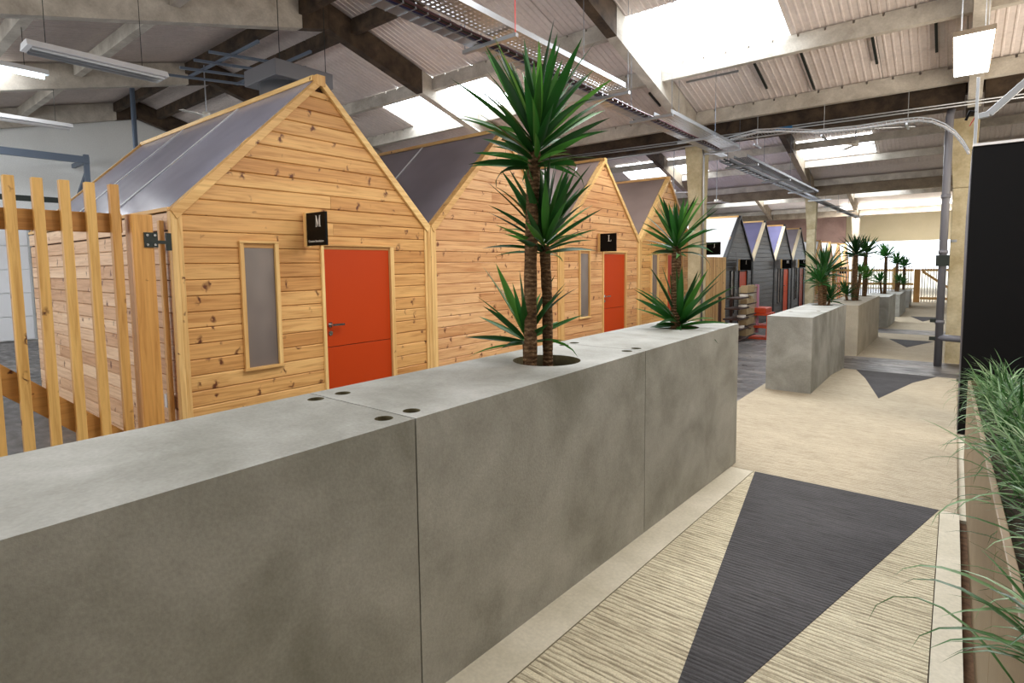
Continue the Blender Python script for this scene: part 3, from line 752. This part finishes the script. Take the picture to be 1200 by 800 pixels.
planter(26.7, 28.4, -1.20, [(-1.66, 28.1, .17)], [], 'furthest grey planter, next to the far gate', None)

# ------------------------------------------------------------------ yuccas
def leaf_mb(bend, wd=.075, n=6, fold=.35):
    m = MB(); p = Vector((0, 0, 0)); a = 0; seg = 1/n
    prof = [.45, .80, 1.0, .95, .72, .40, 0.0]
    for i in range(n+1):
        d = Vector((math.sin(a), 0, math.cos(a))); nn = Vector((math.cos(a), 0, -math.sin(a)))
        u_ = i/n*6; j_ = min(5, int(u_)); w_ = wd/2*(prof[j_]+(prof[j_+1]-prof[j_])*(u_-j_))
        m.v += [tuple(p+Vector((0, -w_, 0))-nn*w_*fold), tuple(p), tuple(p+Vector((0, w_, 0))-nn*w_*fold)]
        p = p+d*seg; a += bend*(.3+1.0*i/n)/n*1.6
    for i in range(n):
        b = 3*i; m.f += [(b, b+1, b+4, b+3), (b+1, b+2, b+5, b+4)]
    return m
def droop_mb(): # leaf that folds over at mid length
    m = leaf_mb(.5); 
    return m
def leaf_mesh(bend, wd, name='leaf', mat='leaf', n=6, fold=.35):
    mb = leaf_mb(bend, wd, n, fold); me = bpy.data.meshes.new(name); me.from_pydata(mb.v, [], mb.f); me.materials.append(M[mat])
    me.polygons.foreach_set('use_smooth', [True]*len(me.polygons)); return me
LEAF = [leaf_mesh(b, w_) for b, w_ in ((.03, .108), (.12, .105), (.25, .105), (.42, .105), (.8, .1), (1.5, .1))]
LMB = [leaf_mb(b, w_) for b, w_ in ((.03, .11), (.12, .11), (.25, .11), (.42, .11), (.8, .1))]
def leaf_dir(az, el, tw=0):
    # local +z -> direction (az, el); local +x (bend side) points down-outward
    d = Vector((math.cos(az)*math.cos(el), math.sin(az)*math.cos(el), math.sin(el)))
    out = Vector((math.cos(az)*math.sin(el), math.sin(az)*math.sin(el), -math.cos(el)))
    yv = d.cross(out); mt = Matrix((out, yv, d)).transposed()
    return mt.to_quaternion() @ Quaternion((0, 0, 1), tw)
def crown(t, c, n, ln, el_lo=-15, el_hi=85, h=.08, single=True, name='crown', bends=(0, 0, 1, 1, 2, 1, 2, 3), wscale=1):
    c = Vector(c); mm = MB()
    for i in range(n):
        k = (i+.5)/n; el = math.radians(el_hi+(el_lo-el_hi)*k**1.05+random.uniform(-8, 8)); az = i*2.39996+random.uniform(-.25, .25)
        l = ln*(.78+.26*math.sin(PI*min(1, k*1.1+.15)))*random.uniform(.85, 1.1)*(.87 if el > 1.15 else 1)
        p = c+Vector((math.cos(az)*.012, math.sin(az)*.012, h*(1-k)))
        b = bends[min(len(bends)-1, int(k*len(bends)*.999))]
        if random.random() < .12: b = min(5, b+2)
        q = leaf_dir(az, el, random.uniform(-1.0, 1.0)); sc = (l, l*wscale, l)
        if single: place('leaf', LEAF[b], t, p, q, sc)
        else:
            b = min(b, 4); R3 = q.to_matrix()
            mm.add([p+R3@Vector((v[0]*sc[0], v[1]*sc[1], v[2]*sc[2])) for v in LMB[b].v], LMB[b].f)
    if not single:
        me = bpy.data.meshes.new('foliage'); org = ORG[t.name]
        me.from_pydata([tuple(Vector(v)-org) for v in mm.v], [], mm.f); me.materials.append(M['leaf'])
        o = bpy.data.objects.new('foliage', me); COL.objects.link(o); o.parent = t; o['kind'] = 'stuff'
def trunk(t, pts, r, n=12):
    P = []; Rr = []; pts = [Vector(p) for p in pts]
    for a, b in zip(pts, pts[1:]):
        k = 10
        for i in range(k): P.append(a.lerp(b, i/k)); Rr.append(r*(1+random.uniform(-.06, .06)))
    P.append(pts[-1]); Rr.append(r*.85)
    build(MB().tube(P, Rr, n), 'trunk', M['bark'], t, smooth=True)
ZS = -.5-.13
t = thing('yucca_plant', (-1.665, 2.385, -.625), 'tall yucca with two bare trunks and three leaf heads in the middle planter', 'plant')
trunk(t, [(-1.67, 2.25, ZS), (-1.665, 2.25, 0), (-1.66, 2.27, .40), (-1.66, 2.29, .56)], .0325)
crown(t, (-1.66, 2.29, .47), 84, .46, 0, 80, .24)
trunk(t, [(-1.64, 2.36, ZS), (-1.64, 2.36, -.2), (-1.645, 2.345, .10)], .027)
crown(t, (-1.645, 2.345, .05), 62, .37, 4, 84, .16)
crown(t, (-1.76, 2.33, -.42), 26, .38, 0, 78, .08)
trunk(t, [(-1.76, 2.33, ZS), (-1.76, 2.33, -.40)], .016)
t = thing('yucca_plant', (-1.70, 4.21, -.625), 'yucca with one short trunk and a low skirt of leaves in the third planter', 'plant')
trunk(t, [(-1.70, 4.20, ZS), (-1.70, 4.2, -.2), (-1.70, 4.20, .13)], .038)
crown(t, (-1.70, 4.20, .07), 54, .38, 2, 82, .14)
crown(t, (-1.68, 4.22, -.50), 36, .50, -6, 78, .06, bends=(0, 1, 1, 2, 2, 3, 4))
def far_yucca(x, y, zt, heads, label, dense=44):
    t = thing('yucca_plant', (x, y, zt-.125), label, 'plant')
    for dx, dy, h, ln, r in heads:
        trunk(t, [(x+dx*.5, y+dy*.6, zt-.13), (x+dx, y+dy, zt+h)], r, 8)
        crown(t, (x+dx, y+dy, zt+h-.03), dense, ln*.86, -10, 84, .1, single=False, wscale=1.0)
far_yucca(-1.66, 10.14, -.70, [(0, .12, .50, .55, .045), (-.02, -.12, .36, .40, .035), (.08, .18, .08, .34, .02)], 'yucca with a big dark head and a lower side head in the second row')
far_yucca(-1.67, 13.62, -.82, [(.02, .1, .95, .55, .05), (-.1, -.18, .12, .36, .025), (.1, .2, .55, .3, .03)], 'tall slim yucca in the nearer planter of the third row')
far_yucca(-1.66, 15.35, -.82, [(0, .1, 1.0, .5, .045), (.05, -.15, .42, .36, .04)], 'two-stemmed yucca in the further planter of the third row')
far_yucca(-1.64, 20.0, -.98, [(0, .1, 1.1, .55, .045), (-.1, -.15, .35, .4, .03)], 'yucca in the fourth-row planter against the bright gate')
far_yucca(-1.64, 24.2, -1.10, [(0, .1, 1.0, .55, .045), (.1, -.2, .35, .4, .03)], 'yucca in the fifth-row planter against the bright gate')
far_yucca(-1.66, 28.1, -1.20, [(0, .1, .95, .55, .045), (0, -.2, .25, .4, .03)], 'furthest yucca, beside the timber gate post')

# ------------------------------------------------------------------ right: black partition and grass trough
t = thing('black_partition', (.6, 7.6, -1.70), 'tall matt black partition at the right edge beyond the grasses', 'partition')
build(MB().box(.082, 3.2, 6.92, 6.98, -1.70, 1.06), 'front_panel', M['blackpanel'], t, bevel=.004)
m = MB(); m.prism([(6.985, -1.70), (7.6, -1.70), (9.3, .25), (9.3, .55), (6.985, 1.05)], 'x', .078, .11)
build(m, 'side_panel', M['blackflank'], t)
build(MB().box(.082, 3.2, 6.90, 7.0, 1.062, 1.085), 'top_trim', M['lampwhite'], t)
zt_ = lambda y: -.585-.072*y
t = thing('planting_trough', (.45, 2.5, -1.75), 'long taupe planting trough along the right edge of the path', 'planter')
def trough_seg(ya, yb, name, x0, x1, zlo=-.0):
    m = MB(); za, zb = zt_(ya), zt_(yb); fa, fb = zf(ya)-.06, zf(yb)-.06
    m.add([(x0,ya,fa),(x1,ya,fa),(x1,yb,fb),(x0,yb,fb),(x0,ya,za),(x1,ya,za),(x1,yb,zb),(x0,yb,zb)], [(0,3,2,1),(4,5,6,7),(0,1,5,4),(1,2,6,5),(2,3,7,6),(3,0,4,7)])
    return build(m, name, M['trough'], t, bevel=.003)
for a, b in ((-1.2, .45), (.455, 2.05), (2.055, 4.1), (4.105, 6.1)): trough_seg(a, b, 'side_panel', .122, .142)
trough_seg(6.075, 6.1, 'end_panel', .143, .9); trough_seg(-1.2, -1.175, 'end_panel', .143, .9)
trough_seg(-1.2, 6.1, 'rear_panel', .9, .92)
m = MB(); m.add([(.143,-1.17,zt_(-1.17)-.07),(.898,-1.17,zt_(-1.17)-.07),(.898,6.07,zt_(6.07)-.07),(.143,6.07,zt_(6.07)-.07),(.143,-1.17,zt_(-1.17)-.3),(.898,-1.17,zt_(-1.17)-.3),(.898,6.07,zt_(6.07)-.3),(.143,6.07,zt_(6.07)-.3)], [(0,1,2,3),(7,6,5,4),(0,4,5,1),(1,5,6,2),(2,6,7,3),(3,7,4,0)])
build(m, 'soil', M['soil'], t)
GR = [leaf_mesh(b, w_, 'blade', 'grass', 8, .5) for b, w_ in ((.6, .036), (1.1, .034), (1.7, .036), (2.2, .032))]
pos = ['closest to the camera', 'second from the camera', 'third from the camera', 'fourth from the camera', 'fifth from the camera', 'sixth from the camera', 'seventh from the camera', 'next to the black partition']
for i in range(8):
    y = 1.25+.62*i; x = .29+.05*(i % 2); zz = zt_(y)-.08
    t = thing('grass_clump', (x, y, zz), 'arching striped grass clump in the right-hand trough, %s' % pos[i], 'plant', 'grass clumps in the trough')
    for k in range(170):
        az = random.uniform(0, 2*PI); el = math.radians(random.uniform(35, 85)); l = random.uniform(.22, .42)*(1 if i > 1 else .9)
        place('blade', random.choice(GR), t, (x+random.gauss(0, .05), y+random.gauss(0, .12), zz), leaf_dir(az, el, random.uniform(-.4, .4)), (l, l, l))

# ------------------------------------------------------------------ lamps
def batten_lamp(x, y0, y1, z, wd, label, lit, louvre=True):
    t = thing('fluorescent_lamp', (x, (y0+y1)/2, z), label, 'lamp')
    m = MB(); m.prism([(x-wd/2, z), (x+wd/2, z), (x+wd/2-.05, z+.075), (x-wd/2+.05, z+.075)], 'y', y0, y1)
    build(m, 'housing', M['lampwhite'], t, bevel=.004)
    if louvre:
        build(MB().box(x-wd/2+.03, x+wd/2-.03, y0+.05, y1-.04, z-.006, z-.001), 'diffuser', M['tube'] if lit else M['chrome'], t)
        lv = MB()
        for k in range(3): xx = x-wd/2+.06+k*(wd-.12)/2; lv.box(xx-.006, xx+.006, y0+.05, y1-.04, z-.03, z-.007)
        build(lv, 'louvre', M['steel'], t)
    else: build(MB().tube([(x, y0+.05, z-.03), (x, y1-.05, z-.03)], .028, 10), 'tube', M['tube'] if lit else M['lampwhite'], t, smooth=True)
    for yy in (y0+.2, y1-.25): build(MB().tube([(x, yy, z+.076), (x, yy, zr(yy)-.1)], .004, 5), 'wire', M['darksteel'], t)
    return t
batten_lamp(-8.25, 1.68, 3.1, 2.48, .34, 'white louvred fluorescent lamp hanging over the nearest cabin', False)
batten_lamp(-9.7, .7, 2.22, 2.62, .10, 'lit fluorescent tube at the upper left edge', True, False)
batten_lamp(-12.9, 1.4, 3.25, 2.62, .12, 'unlit thin tube lamp lower down at the left edge', False, False)
t = thing('panel_lamp', (.05, 7.4, 2.1), 'lit white panel lamp hanging above the right side of the path', 'lamp')
build(MB().box(-.11, .205, 6.80, 8.25, 2.07, 2.115), 'frame', M['beam_tan'], t, bevel=.003)
build(MB().box(-.10, .195, 6.81, 8.24, 2.062, 2.069), 'diffuser', M['led'], t)
for xx, yy in ((-.05, 6.9), (.15, 6.9), (-.05, 8.1), (.15, 8.1)): build(MB().tube([(xx, yy, 2.116), (xx, yy, zr(yy)-.02)], .003, 5), 'wire', M['steel'], t)

# ceiling fans
def fan(x, y, z, label, r=.55, a0=.3):
    t = thing('ceiling_fan', (x, y, z), label, 'fan')
    build(MB().tube([(x, y, z), (x, y, z+.1)], .07, 14), 'motor', M['fanwhite'], t, smooth=True)
    build(MB().tube([(x, y, z+.1), (x, y, zr(y)-.1)], .012, 6), 'rod', M['steel'], t)
    for k in range(3):
        a = a0+2*PI*k/3; d = Vector((math.cos(a), math.sin(a), 0))
        build(MB().bar(Vector((x, y, z+.02))+d*.08, Vector((x, y, z+.0))+d*r, .11, .008), 'blade', M['fanwhite'], t)
fan(-1.72, 13.6, 2.36, 'white ceiling fan above the path beyond the gutter beam', .42, .15)
fan(-12, 5.25, 3.05, 'white ceiling fan at left above the first cabin roof', .6, .9)
fan(-7.2, 17.5, 2.25, 'white ceiling fan above the first black cabin', .6, .5)
fan(-6.8, 20.4, 2.15, 'furthest white ceiling fan above the second black cabin', .6, 1.1)

# ------------------------------------------------------------------ heater / duct units above the cabins
def unit(x, y0, y1, z0, z1, dx, label):
    t = thing('air_unit', (x, (y0+y1)/2, z0), label, 'ventilator')
    build(MB().box(x-dx, x, y0, y1, z0, z1), 'casing', M['ac'], t, bevel=.01)
    yc = (y0+y1)/2-.05
    build(MB().tube([(x-dx/2, yc, z0-.45), (x-dx/2, yc, z0)], min(dx, y1-y0)*.42, 28), 'round_duct', M['steel'], t, smooth=True)
    for yy in (y0+.1, y1-.1): build(MB().tube([(x-.05, yy, z1), (x-.05, yy, zr(yy)-.05)], .006, 5), 'rod', M['darksteel'], t)
    return t
unit(-8.0, 4.52, 5.5, 2.86, 3.10, .95, 'grey metal air unit with round duct over the nearest cabin ridge')
unit(-7.4, 12.3, 13.5, 2.0, 2.25, 1.0, 'grey metal air unit behind the pine cabin with sign L')
t = thing('hanging_rack', (-9.5, 5.0, 3.4), 'dark steel strut rack hanging from the ridge beside the air unit', 'rack')
for k in range(4): build(MB().bar((-9.4-.55*k, 4.2, 3.42), (-9.4-.55*k, 5.9, 3.62), .04, .04), 'strut', M['steelblue'], t)
build(MB().bar((-11.2, 4.6, 3.50), (-8.6, 4.6, 3.50), .04, .04), 'rail', M['steelblue'], t)
build(MB().bar((-11.2, 5.5, 3.60), (-8.6, 5.5, 3.60), .04, .04), 'rail', M['steelblue'], t)

# ------------------------------------------------------------------ cable trays
def perforated(xc, wd, y0, y1, z, name, t, step=.06, mat='steel'):
    m = MB(); n = 5; pitch = wd/n
    m.box(xc-wd/2-.004, xc-wd/2, y0, y1, z, z+.06); m.box(xc+wd/2, xc+wd/2+.004, y0, y1, z, z+.06)
    for k in range(n+1): x = xc-wd/2+k*pitch; m.box(x-.014, x+.014, y0, y1, z-.0015, z+.0015)
    y = y0
    while y < y1: m.box(xc-wd/2, xc+wd/2, y, y+step*.55, z-.001, z+.001); y += step
    return build(m, name, M[mat], t)
t = thing('cable_tray', (-3.7, 5.5, 2.2), 'long galvanised cable tray with cables running down the hall above the near cabins', 'cable tray')
perforated(-3.50, .26, 1.6, 6.6, 2.22, 'perforated_tray', t); perforated(-3.50, .26, 8.05, 11.35, 2.20, 'perforated_tray', t)
m = MB(); m.box(-3.93, -3.925, 1.6, 12.0, 2.19, 2.27); m.box(-3.925, -3.80, 1.6, 12.0, 2.19, 2.194); m.box(-3.80, -3.795, 1.6, 12.0, 2.19, 2.22)
build(m, 'channel', M['steel'], t)
for k, (dx, mt_) in enumerate(((-.03, 'bluecable'), (.0, 'redcable'), (.03, 'darksteel'), (.06, 'redcable'))):
    build(MB().tube([(-3.76+dx, 1.6+.5*i, 2.215+.006*math.sin(i*1.7+k)) for i in range(21)], .013, 6), 'cable', M[mt_], t, smooth=True)
m = MB(); y = 1.7
while y < 11.5: m.box(-3.93, -3.69, y, y+.012, 2.184, 2.189); m.box(-3.70, -3.694, y, y+.012, 2.184, 2.24); y += .14
o = build(m, 'rungs', M['steel'], t); o['kind'] = 'stuff'
for y in (2.4, 4.3, 6.62, 8.02, 9.9, 11.3):
    build(MB().box(-4.02, -3.33, y, y+.04, 2.145, 2.182), 'bracket', M['steel'], t)
    for x in (-4.0, -3.35): build(MB().tube([(x, y+.02, 2.183), (x, y+.02, zr(y)-.03)], .005 if 4 < y < 5 else .003, 5), 'rod', M['red'] if (x == -3.35 and 4 < y < 5) else M['steelblue'], t)
t = thing('cable_tray', (-3.8, 20, 2.15), 'cable ladder continuing down the hall past the cream column', 'cable tray')
perforated(-3.62, .26, 12.3, 20, 2.18, 'perforated_tray', t, .12, 'steeldull')
m = MB(); m.box(-4.05, -4.04, 12.3, 33, 2.14, 2.2); m.box(-3.84, -3.83, 12.3, 33, 2.14, 2.2)
y = 12.4
while y < 33: m.box(-4.05, -3.83, y, y+.03, 2.15, 2.17); y += .3
build(m, 'ladder', M['steeldull'], t)
build(MB().tube([(-3.95, 12.3, 2.19), (-3.95, 33, 2.19)], .02, 6), 'cable', M['darksteel'], t)
for y in (13, 16, 19, 22, 25, 28, 31):
    build(MB().box(-4.15, -3.45, y, y+.05, 2.10, 2.138), 'bracket', M['steel'], t)
    build(MB().tube([(-4.1, y, 2.14), (-4.1, y, zr(y)-.03)], .005, 5), 'rod', M['steelblue'], t)
t = thing('cable_tray', (-1.5, 11.2, 2.3), 'wire basket tray crossing the path and curving down at the right column', 'cable tray')
arc = [(-3.6, 2.36), (-3.0, 2.44), (-2.6, 2.40), (-2.0, 2.28), (-1.4, 2.25), (-.8, 2.26), (-.55, 2.25), (-.38, 2.20), (-.22, 2.10), (-.09, 1.97), (.02, 1.80), (.09, 1.65)]
build(MB().tube([(x, 11.08, z) for x, z in arc], .012, 6), 'side_wire', M['steel'], t)
build(MB().tube([(x, 11.34, z) for x, z in arc], .012, 6), 'side_wire', M['steel'], t)
build(MB().tube([(x, 11.08, z-.06) for x, z in arc], .008, 6), 'side_wire', M['steel'], t)
m = MB()
for (x0, z0), (x1, z1) in zip(arc, arc[1:]):
    L_ = math.hypot(x1-x0, z1-z0); k = max(1, int(L_/.055))
    for j in range(k):
        x = x0+(x1-x0)*j/k; z = z0+(z1-z0)*j/k; m.bar((x, 11.08, z-.05), (x, 11.34, z-.05), .008, .008); m.bar((x, 11.08, z-.06), (x, 11.08, z), .006, .006, (0, 1, 0))
o = build(m, 'basket_wires', M['steel'], t); o['kind'] = 'stuff'
build(MB().tube([(x, 11.2, z-.03) for x, z in arc], .02, 6), 'cable', M['lampwhite'], t)
for x in (-3.0, -1.9, -.7):
    build(MB().bar((x, 11.0, 2.16), (x, 11.45, 2.16), .03, .03), 'hanger', M['steel'], t)
    build(MB().tube([(x, 11.22, 2.17), (x, 11.22, zr(11.22)-.03)], .005, 5), 'rod', M['steel'], t)
t = thing('conduit_pair', (-2, 11.45, 2.5), 'pair of thin steel conduits crossing the hall under the gutter beam', 'conduit')
for dz in (0, .045):
    build(MB().tube([(-9, 11.42, 2.54+dz), (-4.3, 11.42, 2.46+dz), (4.2, 11.42, 2.36+dz)], .014, 8), 'conduit', M['steel'], t, smooth=True)
build(MB().tube([(-2.75, 11.42, 2.46), (-2.45, 11.42, 2.46)], .035, 8), 'blue_clamp', plain('blue_tape', (50, 110, 160), .5), t)
t = thing('conduit_run', (-4, 11.3, 2.4), 'lower steel conduit run crossing at the cream column head', 'conduit')
build(MB().tube([(-9.0, 11.3, 2.36), (-5.0, 11.3, 2.32), (-4.4, 11.3, 2.36), (-2.4, 11.3, 2.34), (-.6, 11.3, 2.16)], .02, 8), 'conduit', M['steel'], t, smooth=True)
# steel upright and angled tray at right
t = thing('steel_channel', (.12, 7.2, 1.09), 'bright steel channel upright standing on the black partition corner', 'post')
build(MB().box(.085, .11, 7.02, 7.06, 1.09, 1.72), 'channel', M['steel'], t, bevel=.002)
build(MB().tube([(.02, 7.06, 1.34), (.05, 7.04, 1.42), (.10, 7.03, 1.40)], .012, 8), 'black_cable', M['blackpanel'], t, smooth=True)
build(MB().tube([(.05, 7.05, 1.28), (.10, 7.03, 1.38)], .005, 6), 'red_cable', M['red'], t)
t = thing('cable_tray', (.3, 7.1, 1.4), 'short angled steel trunking rising to the right above the black partition', 'cable tray')
build(MB().bar((.112, 7.05, 1.36), (.19, 7.05, 1.37), .05, .05), 'level_piece', M['steel'], t, bevel=.003)
build(MB().bar((.19, 7.05, 1.37), (.62, 7.05, 1.80), .05, .06), 'angled_piece', M['steel'], t, bevel=.003)

# bolted steel strips on the far slope
for i, (xa, ya, yb, lab) in enumerate(((-2.05, 9.75, 11.1, 'long dark strut fixed on the roof slope above the path'), (-1.1, 10.0, 10.7, 'short dark strut on the roof slope, middle of the right bay'),
        (-.35, 10.0, 10.7, 'short dark strut on the roof slope, beside the right rafter'), (-2.75, 10.0, 10.8, 'short dark strut on the roof slope, next to the tray rods'), (-5.4, 9.6, 11.1, 'long dark strut on the roof slope left of the tray'), (-4.7, 10.2, 10.7, 'short dark strut on the roof slope just left of the tray'))):
    tag(build(MB().bar((xa, ya, zr(ya)-.05), (xa, yb, zr(yb)-.05), .035, .03), 'strut', M['darksteel']), lab, 'strut')
tag(build(MB().bar((-3.9, 10.0, zr(10)-.12), (-3.0, 10.0, zr(10)-.12), .035, .03), 'strut', M['steel']), 'pale strut lying across the roof slope beside the rafter', 'strut')

# ------------------------------------------------------------------ things by the black cabins
t = thing('card_rack', (-3.75, 12.55, zh(12.55)), 'pale panelled display rack stacked with card packets by the black cabins', 'rack')
bz = zh(12.6)
build(MB().box(-3.80, -3.76, 13.0, 14.3, bz, -.56), 'back_panel', M['mirror'], t)
build(MB().box(-3.80, -3.72, 14.302, 14.38, bz, -.54), 'pink_edge', M['pinkedge'], t)
for z in (-.62, -.98, -1.35): build(MB().box(-3.758, -3.74, 13.0, 14.3, z, z+.03), 'cross_rail', M['card'], t)
build(MB().box(-3.758, -3.74, 13.55, 13.6, -.95, -.60), 'divider', M['card'], t)
for k in range(5): build(MB().box(-3.74, -3.55, 12.8, 13.5, bz+.05+.24*k, bz+.07+.24*k), 'shelf', M['darkwood'], t)
tt = thing('magazine_rack', (-3.7, 12.2, bz), 'dark brown stepped rack of papers by the black cabins', 'rack')
for k in range(5):
    build(MB().box(-3.9+.03*k, -3.5, 12.0+.02*k, 12.75, bz+.05+.22*k, bz+.08+.22*k), 'shelf', M['darkwood'], tt)
for yy in (11.98, 12.76): build(MB().box(-3.92, -3.86, yy, yy+.03, bz, -.72), 'side', M['darkwood'], tt)
n = 0
for k in range(5):
    for j in range(4):
        z = bz+.071+.24*k; y = 12.86+.155*j
        if n < 20: tag(build(MB().box(-3.72, -3.58, y, y+.13, z, z+.09+.08*random.random()), 'card_packet', M['card'], bevel=.004), 'buff card packet, %s shelf of pale rack, %s brown rack' % (('lowest', 'second lowest', 'middle', 'second highest', 'topmost')[k], ('nearest to', 'second from', 'third from', 'furthest from')[j]), 'packet', 'card packets on the rack')
        n += 1
for k in range(4):
    z = bz+.081+.22*(k+1)
    tag(build(MB().box(-3.66, -3.52, 12.35+.08*k, 12.50+.08*k, z, z+.05), 'paper_stack', M['paper'], bevel=.004), 'small white stack of papers on the dark brown rack, %s shelf holding any' % ('lowest', 'second lowest', 'second highest', 'highest')[k], 'papers', 'paper stacks on the brown rack')
o = thing('orange_crate', (-3.7, 14.3, zh(14.3)), 'orange plastic crates and frame half hidden behind the second planter row', 'crate')
m = MB()
for z in (0, .3, .6): m.box(-3.95, -3.45, 14.1, 14.75, zh(14.4)+z, zh(14.4)+z+.05)
for y in (14.1, 14.3, 14.5, 14.7): m.bar((-3.46, y, zh(14.4)), (-3.46, y+.04, zh(14.4)+.65), .04, .03)
build(m, 'frame', M['orange'], o); build(MB().box(-3.9, -3.5, 14.15, 14.7, zh(14.4)+.651, zh(14.4)+.78), 'crate_body', M['orange'], o, bevel=.02)

# ------------------------------------------------------------------ far gate and end
t = thing('timber_gate', (-.9, 30.5, -1.85), 'far pine-framed gate with white bars and a diagonal brace, ending the path', 'gate')
build(MB().box(-1.42, -1.2, 30.4, 30.6, -1.85, -.38), 'gate_post', M['trim_z'], t)
for z in (-.48, -1.72): build(MB().box(-1.19, 1.2, 30.46, 30.54, z, z+.10), 'rail', M['trim_y'], t)
build(MB().bar((-1.12, 30.5, -.5), (.35, 30.5, -1.62), .06, .1), 'brace', M['trim_y'], t)
for k in range(24): build(MB().box(-1.15+.1*k, -1.12+.1*k, 30.56, 30.58, -1.84, -.25), 'bar', M['lampwhite'], t)
t = thing('timber_fence', (-3.2, 30.5, -1.9), 'far pine-framed fence with white bars left of the far gate', 'fence')
for z in (-.48, -1.1): build(MB().box(-4.6, -1.44, 30.46, 30.54, z, z+.10), 'rail', M['trim_y'], t)
for x in (-4.6, -3.3, -2.2): build(MB().box(x, x+.12, 30.4, 30.52, -1.9, -.3), 'post', M['trim_z'], t)
for k in range(31): build(MB().box(-4.55+.1*k, -4.52+.1*k, 30.56, 30.58, -1.88, -.25), 'bar', M['lampwhite'], t)
